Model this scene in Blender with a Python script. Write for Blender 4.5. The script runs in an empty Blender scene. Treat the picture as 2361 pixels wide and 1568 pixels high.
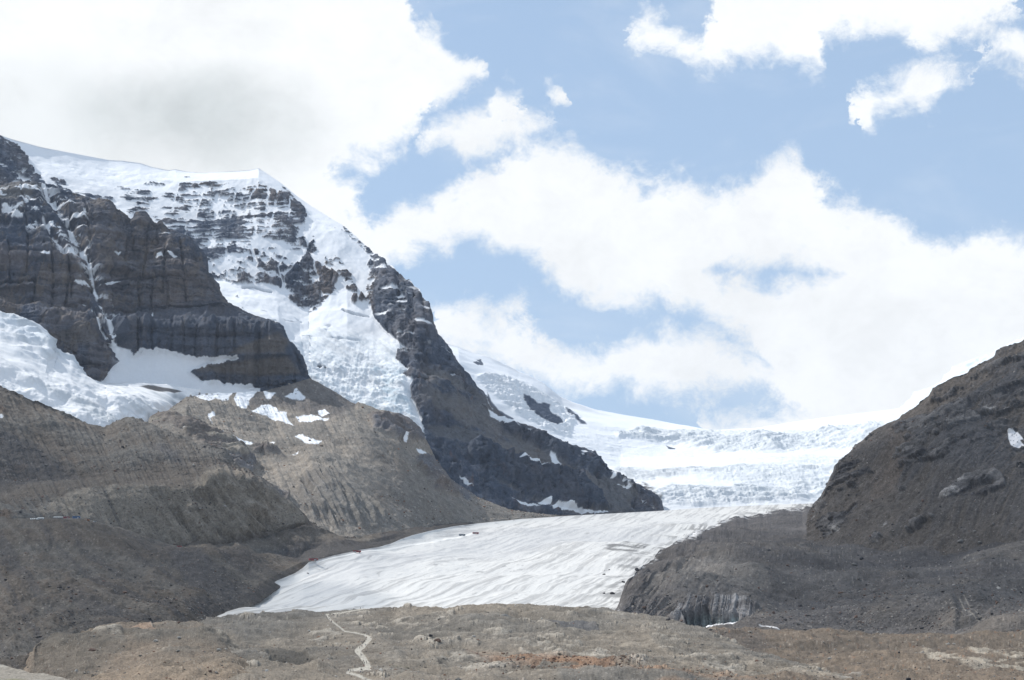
import bpy, bmesh, math, random
import numpy as np
from mathutils import Vector

# ------------------------------------------------------------------ camera, world, sun, exposure
PITCH = math.radians(8.54)
HFOV = math.radians(35.0)
VW, VH = 2361.0, 1568.0                      # units the landforms were surveyed in
FV = VW / (2 * math.tan(HFOV / 2))
sc = bpy.context.scene
COL = sc.collection
cam_d = bpy.data.cameras.new('camera')
cam = bpy.data.objects.new('camera', cam_d)
COL.objects.link(cam)
cam_d.sensor_width = 36.0
cam_d.angle = HFOV
cam_d.clip_start = 1.0
cam_d.clip_end = 90000.0
cam.location = (0, 0, 0)
cam.rotation_euler = (math.pi / 2 + PITCH, 0, 0)
sc.camera = cam
sc.view_settings.view_transform = 'Standard'
sc.view_settings.look = 'None'
sc.view_settings.gamma = 1.0
sc.view_settings.use_curve_mapping = False
sc.view_settings.exposure = 0.30

SUN_AZ = math.radians(62)                    # left of the view direction
SUN_EL = math.radians(47)
SUN = np.array([-math.sin(SUN_AZ) * math.cos(SUN_EL), math.cos(SUN_AZ) * math.cos(SUN_EL), math.sin(SUN_EL)])
sun_d = bpy.data.lights.new('sun', 'SUN')
sun_d.energy = 3.5
sun_d.angle = math.radians(0.5)
sun_d.color = (1.0, 0.955, 0.89)
sun_o = bpy.data.objects.new('sun', sun_d)
COL.objects.link(sun_o)
sun_o.rotation_euler = Vector(SUN).to_track_quat('Z', 'Y').to_euler()
sun_o.location = (0, 0, 3000)

FWD = (0, math.cos(PITCH), math.sin(PITCH))
UP = (0, -math.sin(PITCH), math.cos(PITCH))


def build_world():
    w = bpy.data.worlds.new('World')
    sc.world = w
    w.use_nodes = True
    nt = w.node_tree
    N, L = nt.nodes, nt.links
    N.clear()

    def mth(op, a, b=None, c=None, clamp=False):
        n = N.new('ShaderNodeMath')
        n.operation = op
        n.use_clamp = clamp
        for i, v in enumerate((a, b, c)):
            if v is None:
                continue
            if isinstance(v, (int, float)):
                n.inputs[i].default_value = v
            else:
                L.new(v, n.inputs[i])
        return n.outputs[0]

    def sstep(v, lo, hi, tlo=0.0, thi=1.0):
        n = N.new('ShaderNodeMapRange')
        n.interpolation_type = 'SMOOTHSTEP'
        L.new(v, n.inputs['Value'])
        n.inputs['From Min'].default_value = lo
        n.inputs['From Max'].default_value = hi
        n.inputs['To Min'].default_value = tlo
        n.inputs['To Max'].default_value = thi
        return n.outputs['Result']

    tc = N.new('ShaderNodeTexCoord')
    D = tc.outputs['Generated']
    sky = N.new('ShaderNodeTexSky')
    sky.sky_type = 'NISHITA'
    sky.sun_disc = False
    sky.sun_elevation = SUN_EL
    sky.sun_rotation = -SUN_AZ
    sky.altitude = 2000
    sky.air_density = 1.0
    sky.dust_density = 1.4
    sky.ozone_density = 1.0
    skc = N.new('ShaderNodeVectorMath')
    skc.operation = 'SCALE'
    L.new(sky.outputs[0], skc.inputs[0])
    skc.inputs['Scale'].default_value = 0.12

    def dot(vec):
        n = N.new('ShaderNodeVectorMath')
        n.operation = 'DOT_PRODUCT'
        L.new(D, n.inputs[0])
        n.inputs[1].default_value = vec
        return n.outputs['Value']
    f = mth('MAXIMUM', dot(FWD), 0.12)
    px = mth('ADD', mth('MULTIPLY', mth('DIVIDE', dot((1, 0, 0)), f), FV), VW / 2)
    py = mth('SUBTRACT', VH / 2, mth('MULTIPLY', mth('DIVIDE', dot(UP), f), FV))

    def noise(scale, detail, rough=0.55, dist=0.0, off=(0, 0, 0), stretch=(1, 1, 1)):
        mp = N.new('ShaderNodeMapping')
        L.new(D, mp.inputs['Vector'])
        mp.inputs['Location'].default_value = off
        mp.inputs['Scale'].default_value = stretch
        n = N.new('ShaderNodeTexNoise')
        n.inputs['Scale'].default_value = scale
        n.inputs['Detail'].default_value = detail
        n.inputs['Roughness'].default_value = rough
        n.inputs['Distortion'].default_value = dist
        L.new(mp.outputs[0], n.inputs['Vector'])
        return n.outputs[0]
    n1 = noise(16, 9, 0.6, 0.35, (3, 1, 2), (1, 1, 1.35))
    n2 = noise(20, 6, 0.6, 0.2, (7.3, 5, 1))
    n3 = noise(6, 4, 0.5, 0.0, (1.3, 9, 4))
    fluff = noise(34, 12, 0.72, 0.25, (2, 8, 5), (1, 1, 1.3))
    fluff2 = noise(41, 11, 0.7, 0.2, (9, 3, 1), (1, 1, 1.2))
    wx = mth('ADD', mth('ADD', px, mth('MULTIPLY', mth('SUBTRACT', n1, 0.5), 200)), mth('MULTIPLY', mth('SUBTRACT', fluff2, 0.5), 170))
    wy = mth('ADD', py, mth('MULTIPLY', mth('SUBTRACT', n2, 0.5), 150))
    X0, X1, Y0, Y1 = -400.0, 2800.0, -400.0, 1400.0
    tx = mth('DIVIDE', mth('SUBTRACT', wx, X0), X1 - X0)

    def curve(pts):
        n = N.new('ShaderNodeFloatCurve')
        c = n.mapping.curves[0]
        pts = [((x - X0) / (X1 - X0), (y - Y0) / (Y1 - Y0)) for x, y in pts]
        pts = [(min(max(a, 0), 1), min(max(b, 0), 1)) for a, b in pts]
        for i, (a, b) in enumerate(pts):
            if i < 2:
                p = c.points[i]
                p.location = (a, b)
            else:
                p = c.points.new(a, b)
            p.handle_type = 'VECTOR'
        n.mapping.update()
        L.new(tx, n.inputs['Value'])
        return mth('ADD', mth('MULTIPLY', n.outputs[0], Y1 - Y0), Y0)

    def mass(top, bot):
        return mth('MINIMUM', mth('SUBTRACT', wy, curve(top)), mth('SUBTRACT', curve(bot), wy))
    masses = [
        # great bank on the left, and the shred at the upper right
        ([(-400, -400), (930, -400), (950, -20), (985, 50), (1040, 95), (1100, 150), (1118, 185), (1125, 300), (1430, 300), (1445, 96),
          (1465, 60), (1500, 42), (1560, 78), (1605, 84), (1650, -10), (1730, -300), (2250, -300), (2350, 10), (2420, 300), (2800, 300)],
         [(-400, 1400), (640, 1400), (700, 560), (750, 392), (860, 378), (920, 352), (980, 312), (1000, 280), (1010, 250), (1060, 215), (1100, 200),
          (1118, 184), (1125, 100), (1430, 60), (1445, 108), (1480, 128), (1560, 138), (1600, 160), (1660, 172), (1700, 150), (1780, 148),
          (1870, 160), (1908, 152), (1920, 98), (1960, 92), (2060, 62), (2100, 78), (2125, 108), (2170, 82), (2280, 72), (2310, 50),
          (2350, 22), (2400, -100), (2800, -100)]),
        # small ones
        ([(-400, 900), (985, 900), (1000, 300), (1040, 272), (1130, 245), (1155, 200), (1185, 215), (1200, 262), (1292, 292), (1300, 900),
          (1960, 900), (1980, 222), (2010, 180), (2060, 160), (2130, 148), (2190, 155), (2232, 182), (2236, 150), (2250, 105), (2300, 80), (2361, 82),
          (2800, 60)],
         [(-400, 0), (985, 0), (1000, 312), (1050, 345), (1130, 362), (1200, 322), (1292, 302), (1300, 0), (1960, 0), (1980, 262),
          (2005, 284), (2050, 248), (2150, 240), (2185, 216), (2232, 205), (2236, 150), (2250, 140), (2300, 158), (2361, 180), (2800, 240)]),
        # long bank across the middle
        ([(-400, 600), (640, 500), (730, 378), (800, 395), (860, 430), (900, 490), (930, 468), (1000, 450), (1100, 430), (1160, 382), (1190, 342), (1230, 318),
          (1290, 335), (1330, 332), (1380, 350), (1440, 398), (1480, 424), (1530, 402), (1600, 436), (1650, 410), (1700, 422), (1760, 390),
          (1830, 364), (1870, 390), (1900, 440), (1930, 470), (2000, 500), (2060, 512), (2130, 552), (2190, 568), (2240, 546), (2290, 534),
          (2361, 548), (2800, 520)],
         [(-400, 1400), (640, 1400), (700, 900), (850, 640), (950, 600), (980, 575), (1080, 560), (1180, 598), (1240, 622), (1330, 682), (1420, 697), (1500, 690),
          (1560, 722), (1640, 745), (1700, 775), (1740, 800), (1800, 900), (1960, 1100), (2200, 1400), (2800, 1400)]),
        # lower bank
        ([(-400, 1400), (960, 1000), (985, 700), (1080, 716), (1140, 726), (1200, 720), (1240, 762), (1280, 800), (1340, 806), (1390, 792), (1420, 770),
          (1500, 756), (1600, 754), (1660, 766), (1720, 790), (1770, 800), (2800, 800)],
         [(-400, 0), (960, 700), (985, 830), (1040, 830), (1200, 862), (1300, 892), (1380, 902), (1420, 890), (1500, 912), (1580, 918), (1650, 902),
          (1730, 902), (1785, 935), (1860, 1010), (2000, 1150), (2800, 1400)]),
        # bank behind the icefield, right, and wisps
        ([(-400, 1400), (1240, 1000), (1262, 195), (1285, 182), (1312, 196), (1330, 1000), (1600, 1010), (1620, 988), (1700, 962), (1770, 936), (1850, 920), (2800, 880)],
         [(-400, 0), (1240, 0), (1262, 222), (1285, 240), (1312, 222), (1330, 0), (1600, 0), (1620, 1400), (2800, 1400)]),
    ]
    holes = [([(-400, 700), (740, 600), (830, 440), (870, 396), (910, 425), (1000, 600), (1540, 720), (1680, 624), (1780, 612), (1880, 628), (2000, 720), (2800, 900)],
              [(-400, 300), (740, 360), (830, 470), (870, 520), (910, 485), (1000, 360), (1540, 540), (1680, 646), (1780, 662), (1880, 646), (2000, 540), (2800, 400)])]
    c = None
    for t, b in masses:
        m = mass(t, b)
        c = m if c is None else mth('MAXIMUM', c, m)
    for t, b in holes:
        c = mth('MINIMUM', c, mth('MULTIPLY', mass(t, b), -1.0))
    c2 = mth('ADD', c, mth('MULTIPLY', mth('SUBTRACT', fluff, 0.5), 210))
    alpha = sstep(c2, -34, 44)
    # thin high veil
    veil = mth('MULTIPLY', sstep(noise(7, 5, 0.6, 0.6, (5, 2, 8), (1.0, 1, 3.0)), 0.45, 0.8), 0.22)
    alpha = mth('MAXIMUM', alpha, veil)
    # away from the surveyed part of the sky: broken cloud from noise alone
    rest = sstep(noise(2.6, 8, 0.6, 0.3, (0, 3, 0)), 0.44, 0.62)
    inside = sstep(dot(FWD), 0.80, 0.90)
    mx = N.new('ShaderNodeMix')
    L.new(inside, mx.inputs[0])
    L.new(rest, mx.inputs[2])
    L.new(alpha, mx.inputs[3])
    alpha = mx.outputs[0]
    # thickness shading of the big bank
    gx = mth('DIVIDE', mth('SUBTRACT', px, 500), 260)
    gy = mth('DIVIDE', mth('SUBTRACT', py, 265), 110)
    n4 = noise(9, 6, 0.6, 0.3, (4, 4, 1))
    gr = mth('ADD', mth('MULTIPLY', gx, gx), mth('MULTIPLY', gy, gy))
    thick = mth('MULTIPLY', sstep(mth('ADD', mth('ADD', gr, mth('MULTIPLY', mth('SUBTRACT', n3, 0.5), 3.5)), mth('MULTIPLY', mth('SUBTRACT', n4, 0.5), 4.0)), 2.2, -0.6), 0.24)
    hx = mth('DIVIDE', mth('SUBTRACT', px, 200), 520)
    hy = mth('DIVIDE', mth('SUBTRACT', py, 310), 170)
    hr = mth('ADD', mth('ADD', mth('MULTIPLY', hx, hx), mth('MULTIPLY', hy, hy)), mth('MULTIPLY', mth('SUBTRACT', n4, 0.5), 3.0))
    thick = mth('ADD', thick, mth('MULTIPLY', sstep(hr, 1.6, 0.1), 0.10))
    soft = mth('MULTIPLY', sstep(mth('ADD', mth('MULTIPLY', n4, 0.6), mth('MULTIPLY', fluff, 0.4)), 0.40, 0.68), 0.12)
    dark = mth('ADD', thick, soft)
    br = mth('MULTIPLY', mth('SUBTRACT', 1.0, dark), 0.875)
    cc = N.new('ShaderNodeCombineColor')
    L.new(mth('MULTIPLY', br, mth('SUBTRACT', 0.978, mth('MULTIPLY', thick, 0.13))), cc.inputs[0])
    L.new(br, cc.inputs[1])
    L.new(mth('MULTIPLY', br, 1.015), cc.inputs[2])
    # blue of the open sky, paler towards the skyline
    mixh = N.new('ShaderNodeMix')
    mixh.data_type = 'RGBA'
    L.new(sstep(py, -100, 1250, 0.72, 0.92), mixh.inputs[0])
    L.new(skc.outputs[0], mixh.inputs[6])
    mixh.inputs[7].default_value = (0.370, 0.505, 0.685, 1)
    mixc = N.new('ShaderNodeMix')
    mixc.data_type = 'RGBA'
    L.new(alpha, mixc.inputs[0])
    L.new(mixh.outputs[2], mixc.inputs[6])
    L.new(cc.outputs[0], mixc.inputs[7])
    bg = N.new('ShaderNodeBackground')
    L.new(mixc.outputs[2], bg.inputs[0])
    bg.inputs[1].default_value = 1.0
    out = N.new('ShaderNodeOutputWorld')
    L.new(bg.outputs[0], out.inputs[0])
    w.cycles.sampling_method = 'MANUAL'
    w.cycles.sample_map_resolution = 512


build_world()
sc.cycles.use_denoising = True
sc.cycles.denoiser = 'OPENIMAGEDENOISE'
sc.cycles.denoising_prefilter = 'ACCURATE'
sc.cycles.denoising_input_passes = 'RGB_ALBEDO_NORMAL'
sc.cycles.max_bounces = 5
sc.cycles.diffuse_bounces = 2
sc.cycles.volume_bounces = 0
sc.cycles.transparent_max_bounces = 12

# ------------------------------------------------------------------ numbers: noise, polylines, masks
RNG = np.random.RandomState(7)
TAB = RNG.rand(64, 64, 64).astype(np.float32)


def vnoise(x, y, z):
    """value noise in [0,1]"""
    x, y, z = np.broadcast_arrays(np.asarray(x, np.float32), np.asarray(y, np.float32), np.asarray(z, np.float32))
    xi, yi, zi = np.floor(x), np.floor(y), np.floor(z)
    fx, fy, fz = x - xi, y - yi, z - zi
    fx = fx * fx * fx * (fx * (fx * 6 - 15) + 10)
    fy = fy * fy * fy * (fy * (fy * 6 - 15) + 10)
    fz = fz * fz * fz * (fz * (fz * 6 - 15) + 10)
    xi, yi, zi = xi.astype(np.int32) & 63, yi.astype(np.int32) & 63, zi.astype(np.int32) & 63
    x1, y1, z1 = (xi + 1) & 63, (yi + 1) & 63, (zi + 1) & 63
    a = TAB[xi, yi, zi] * (1 - fx) + TAB[x1, yi, zi] * fx
    b = TAB[xi, y1, zi] * (1 - fx) + TAB[x1, y1, zi] * fx
    c = TAB[xi, yi, z1] * (1 - fx) + TAB[x1, yi, z1] * fx
    d = TAB[xi, y1, z1] * (1 - fx) + TAB[x1, y1, z1] * fx
    return (a * (1 - fy) + b * fy) * (1 - fz) + (c * (1 - fy) + d * fy) * fz


def fbm(P, size, octs=5, stretch=(1, 1, 1), gain=0.5, seed=0, ridged=False):
    """P: (n,3) metres; size: largest feature in metres; returns about [-1,1] (ridged: [0,1])"""
    x = P[..., 0] / (size * stretch[0]) + seed * 17.3
    y = P[..., 1] / (size * stretch[1]) + seed * 5.1
    z = P[..., 2] / (size * stretch[2]) + seed * 9.7
    s = 0
    amp, tot = 1.0, 0.0
    for _ in range(octs):
        n = vnoise(x, y, z)
        s = s + amp * ((1 - np.abs(2 * n - 1)) if ridged else (2 * n - 1))
        tot += amp
        amp *= gain
        x, y, z = x * 2.03 + 11.7, y * 2.03 + 3.1, z * 2.03 + 7.9
    return s / tot * (1.0 if ridged else 1.5)


def lfbm(c, e, size, octs=4, gain=0.55, seed=0, ridged=False, run=8.0):
    """noise drawn out along the fall line of a landform: c runs across it, e down it"""
    return fbm(np.stack([c, e / run, 0 * c + seed * 31.0], -1), size, octs, gain=gain, seed=seed, ridged=ridged)


def pl(pts, xs):
    a = np.array(pts, float)
    return np.interp(xs, a[:, 0], a[:, 1])


def sdf(x, y, pts):
    """signed distance to a polygon, positive inside, in survey units"""
    p = np.array(pts, float)
    d2 = np.full(x.shape, 1e18)
    inside = np.zeros(x.shape, bool)
    n = len(p)
    for i in range(n):
        ax, ay = p[i]
        bx, by = p[(i + 1) % n]
        ex, ey = bx - ax, by - ay
        t = np.clip(((x - ax) * ex + (y - ay) * ey) / (ex * ex + ey * ey + 1e-9), 0, 1)
        d2 = np.minimum(d2, (x - ax - t * ex) ** 2 + (y - ay - t * ey) ** 2)
        cr = ((ay > y) != (by > y))
        if cr.any():
            xx = ax + (y - ay) * ex / (ey if abs(ey) > 1e-9 else 1e-9)
            inside ^= cr & (x < xx)
    d = np.sqrt(d2)
    return np.where(inside, d, -d)


def sline(x, y, pts):
    """distance to an open polyline"""
    p = np.array(pts, float)
    d2 = np.full(x.shape, 1e18)
    for i in range(len(p) - 1):
        ax, ay = p[i]
        bx, by = p[i + 1]
        ex, ey = bx - ax, by - ay
        t = np.clip(((x - ax) * ex + (y - ay) * ey) / (ex * ex + ey * ey + 1e-9), 0, 1)
        d2 = np.minimum(d2, (x - ax - t * ex) ** 2 + (y - ay - t * ey) ** 2)
    return np.sqrt(d2)


def ss(v, lo, hi):
    t = np.clip((v - lo) / (hi - lo), 0, 1)
    return t * t * (3 - 2 * t)


def mixc(a, b, t):
    t = np.asarray(t)[..., None]
    return a * (1 - t) + np.asarray(b) * t


def ray(x, y):
    dx, dy = (x - VW / 2) / FV, (VH / 2 - y) / FV
    Y = FWD[1] + dy * UP[1]
    Z = FWD[2] + dy * UP[2]
    return dx / Y, Z / Y


def world(x, y, D):
    u, v = ray(np.asarray(x, float), np.asarray(y, float))
    return np.stack([u * D, D + 0 * u, v * D], -1)


def project(P):
    f = P[..., 1] * FWD[1] + P[..., 2] * FWD[2]
    u = P[..., 1] * UP[1] + P[..., 2] * UP[2]
    return VW / 2 + FV * P[..., 0] / f, VH / 2 - FV * u / f


def smooth_rows(a, k, it=2):
    for _ in range(it):
        p = np.pad(a, ((k, k), (0, 0)), mode='edge')
        cs = np.cumsum(np.vstack([np.zeros((1, a.shape[1])), p]), 0)
        a = (cs[2 * k + 1:] - cs[:-2 * k - 1]) / (2 * k + 1)
    return a


class Land:
    """a landform swept between contour lines; guides run from its foot to its crest as ([(x, y)], [(x, distance)])"""

    def __init__(self, guides, x0, x1, dx=1.9, dy=1.9, back=0.7, smooth=10):
        x0 = -260 if x0 == -60 else x0                       # the ground goes on beyond the frame
        x1 = 2640 if x1 == 2420 else x1
        xs = np.arange(x0, x1 + dx, dx)
        gy = [pl(g[0], xs) for g in guides]
        gd = [1.0 / pl(g[1], xs) for g in guides]
        for i in range(1, len(gy)):
            gy[i] = np.minimum(gy[i], gy[i - 1] - 0.3)
        ys, ds = [], []
        for i in range(len(guides) - 1):
            n = max(2, int(np.percentile(np.abs(gy[i + 1] - gy[i]), 90) / dy))
            for k in range(n):
                t = k / n
                ys.append(gy[i] * (1 - t) + gy[i + 1] * t)
                ds.append(gd[i] * (1 - t) + gd[i + 1] * t)
        ys.append(gy[-1])
        ds.append(gd[-1])
        ys, ds = np.array(ys), np.array(ds)
        if smooth:
            ds = smooth_rows(ds, smooth)
            ds = smooth_rows(ds.T, 12).T
        self.x = np.broadcast_to(xs, ys.shape).copy()
        self.y = ys
        P = world(self.x, ys, 1.0 / ds)
        # the far side of the crest
        B = []
        top = P[-1]
        for r in (15, 40, 90, 180, 350, 700, 1400):
            q = top.copy()
            q[:, 0] *= (1 + r / top[:, 1])
            q[:, 1] += r
            q[:, 2] = top[:, 2] - back * r * (1 if r > 60 else r / 60 * 0.8 + 0.1)
            B.append(q)
        self.nfront = P.shape[0]
        self.P0 = np.concatenate([P, np.array(B)], 0)
        self.x = np.concatenate([self.x, np.repeat(self.x[-1:], 7, 0)], 0)
        self.y = np.concatenate([self.y, np.repeat(self.y[-1:], 7, 0)], 0)
        self.P = self.P0.copy()
        self.N = self.normals(self.P)

    def normals(self, P):
        dr, dc = np.gradient(P, axis=0), np.gradient(P, axis=1)
        n = np.cross(dc, dr)
        n /= np.linalg.norm(n, axis=-1, keepdims=True) + 1e-9
        return n

    def calm_edge(self, pts, lo=0.25, width=24):
        """keep the traced skyline: less relief close to it"""
        return lo + (1 - lo) * ss(sline(self.x, self.y, pts), 0, width)

    def push(self, amount, up=0.0, micro=None):
        v = self.N + np.array([0, 0, up])
        if micro:
            amount = amount + fbm(self.P0, micro[0], 4, seed=micro[0] * 7 + 1, gain=0.65) * micro[1] * (micro[2] if len(micro) > 2 else 1.0)
        v = v / np.linalg.norm(v, axis=-1, keepdims=True)
        self.P = self.P + v * np.asarray(amount)[..., None]

    def at(self, x, y):
        """point on the finished surface seen in direction x, y"""
        if not hasattr(self, 'pj'):
            self.pj = project(self.P[:self.nfront])
        d = (self.pj[0] - x) ** 2 + (self.pj[1] - y) ** 2
        i = np.unravel_index(np.argmin(d), d.shape)
        return self.P[:self.nfront][i]

    def emit(self, name, colour, mat, split=None, trim=None):
        """split: [(name, mask)] faces that become separate objects"""
        nr, nc = self.P.shape[:2]
        idx = np.arange(nr * nc).reshape(nr, nc)
        quads = np.stack([idx[:-1, :-1], idx[:-1, 1:], idx[1:, 1:], idx[1:, :-1]], -1).reshape(-1, 4)
        V = self.P.reshape(-1, 3)
        C = np.asarray(colour).reshape(-1, 3)
        todo = []
        rest = np.ones(len(quads), bool)
        for nm, mask, lab in (split or []):
            m = (mask.reshape(-1)[quads].mean(1) > 0.5) & rest
            todo.append((nm, m))
            rest &= ~m
        todo.append((name, rest))
        out = []
        for nm, m in todo:
            if m.sum() < 1:
                continue
            q = quads[m]
            used, inv = np.unique(q, return_inverse=True)
            out.append(raw_mesh(nm, V[used], inv.reshape(q.shape), C[used], mat))
        for o in out:
            o['kind'] = 'structure'
        return out


def raw_mesh(name, V, Q, C, mat):
    me = bpy.data.meshes.new(name)
    me.vertices.add(len(V))
    me.vertices.foreach_set('co', V.astype(np.float32).ravel())
    me.loops.add(Q.size)
    me.loops.foreach_set('vertex_index', Q.astype(np.int32).ravel())
    me.polygons.add(len(Q))
    k = Q.shape[1]
    me.polygons.foreach_set('loop_start', np.arange(0, Q.size, k, dtype=np.int32))
    me.polygons.foreach_set('loop_total', np.full(len(Q), k, dtype=np.int32))
    me.polygons.foreach_set('use_smooth', np.ones(len(Q), bool))
    me.update()
    if C is not None:
        ca = me.color_attributes.new('Col', 'FLOAT_COLOR', 'POINT')
        c4 = np.ones((len(V), 4), np.float32)
        c4[:, :3] = np.clip(C, 0.005, 0.92)
        ca.data.foreach_set('color', c4.ravel())
    me.materials.append(mat)
    o = bpy.data.objects.new(name, me)
    COL.objects.link(o)
    return o


def ground_material(name, grain=2.0, amount=0.18, bump=0.4, rough=0.95):
    m = bpy.data.materials.new(name)
    m.use_nodes = True
    nt = m.node_tree
    N, L = nt.nodes, nt.links
    b = N['Principled BSDF']
    b.inputs['Roughness'].default_value = rough
    b.inputs['Specular IOR Level'].default_value = 0.15
    at = N.new('ShaderNodeAttribute')
    at.attribute_name = 'Col'
    tc = N.new('ShaderNodeTexCoord')
    nz = N.new('ShaderNodeTexNoise')
    nz.inputs['Scale'].default_value = 1.0 / grain
    nz.inputs['Detail'].default_value = 3
    nz.inputs['Roughness'].default_value = 0.7
    L.new(tc.outputs['Object'], nz.inputs['Vector'])
    mr = N.new('ShaderNodeMapRange')
    mr.inputs['From Min'].default_value = 0.3
    mr.inputs['From Max'].default_value = 0.7
    mr.inputs['To Min'].default_value = 1 - amount
    mr.inputs['To Max'].default_value = 1 + amount
    L.new(nz.outputs[0], mr.inputs['Value'])
    # snow and ice are even, rock and rubble are grainy
    sepc = N.new('ShaderNodeSeparateColor')
    L.new(at.outputs['Color'], sepc.inputs[0])
    lum = N.new('ShaderNodeMapRange')
    lum.inputs['From Min'].default_value = 0.35
    lum.inputs['From Max'].default_value = 0.62
    lum.inputs['To Min'].default_value = 1.0
    lum.inputs['To Max'].default_value = 0.12
    L.new(sepc.outputs[1], lum.inputs['Value'])
    gm = N.new('ShaderNodeMix')
    gm.inputs[2].default_value = 1.0
    L.new(lum.outputs[0], gm.inputs[0])
    L.new(mr.outputs[0], gm.inputs[3])
    vm = N.new('ShaderNodeVectorMath')
    vm.operation = 'SCALE'
    L.new(at.outputs['Color'], vm.inputs[0])
    L.new(gm.outputs[0], vm.inputs['Scale'])
    L.new(vm.outputs[0], b.inputs['Base Color'])
    if bump:
        bp = N.new('ShaderNodeBump')
        bp.inputs['Distance'].default_value = grain * bump
        L.new(lum.outputs[0], bp.inputs['Strength'])
        L.new(nz.outputs[0], bp.inputs['Height'])
        L.new(bp.outputs[0], b.inputs['Normal'])
    return m


M_ROCK = ground_material('mountain_rock', 7.0, 0.20, 0.5)
M_SCREE = ground_material('scree', 3.0, 0.34, 0.6)
M_NEAR = ground_material('near_scree', 1.3, 0.38, 0.6)
M_ICE = ground_material('glacier_ice', 6.0, 0.05, 0.10, 0.8)

SNOW = np.array([0.80, 0.82, 0.85])
ICE = np.array([0.62, 0.70, 0.76])
BLUE_ROCK = np.array([0.066, 0.084, 0.118])  # rock colour made bluer in place of thicker haze
GREY_ROCK = np.array([0.118, 0.128, 0.152])
BROWN_ROCK = np.array([0.135, 0.116, 0.108])
TAN = np.array([0.262, 0.236, 0.208])
GREY_TILL = np.array([0.170, 0.163, 0.153])
DARK_TILL = np.array([0.075, 0.074, 0.078])
BROWN_TILL = np.array([0.145, 0.128, 0.113])
RUST = np.array([0.300, 0.165, 0.095])
PALE = np.array([0.40, 0.38, 0.345])


def base_col(L, c):
    return np.broadcast_to(np.asarray(c, float), L.P.shape).copy()
#LANDS
# ------------------------------------------------------------------ the far icefield
def far_snow():
    L = Land([([(1500, 1010), (1742, 1005), (2200, 1005)], [(1500, 8000), (2200, 8000)]),
              ([(1500, 1000), (1742, 989), (1836, 973), (1960, 957), (2083, 940), (2200, 930)], [(1500, 9500), (2200, 11000)])],
             1500, 2200, 3, 2)
    L.push(fbm(L.P, 1500, 3) * 12)
    c = base_col(L, SNOW)
    L.emit('snowfield', c, M_ICE)
    # the ice ridge that shows above the rocky hill
    L = Land([([(2040, 1000), (2361, 900), (2420, 880)], [(2040, 4300), (2420, 4000)]),
              ([(2040, 965), (2075, 947), (2083, 941), (2116, 908), (2142, 897), (2165, 882), (2186, 864), (2197, 849), (2234, 834), (2289, 818), (2340, 790), (2361, 779), (2420, 750)],
               [(2040, 4800), (2420, 4500)])], 2040, 2420, 1.6, 1.6)
    r = fbm(L.P, 60, 4, ridged=True, stretch=(1, 1, 0.6))
    L.push((r - 0.5) * 26)
    c = mixc(base_col(L, SNOW), ICE, ss(r, 0.35, 0.75) * 0.8)
    L.emit('ice_ridge', c, M_ICE)


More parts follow.
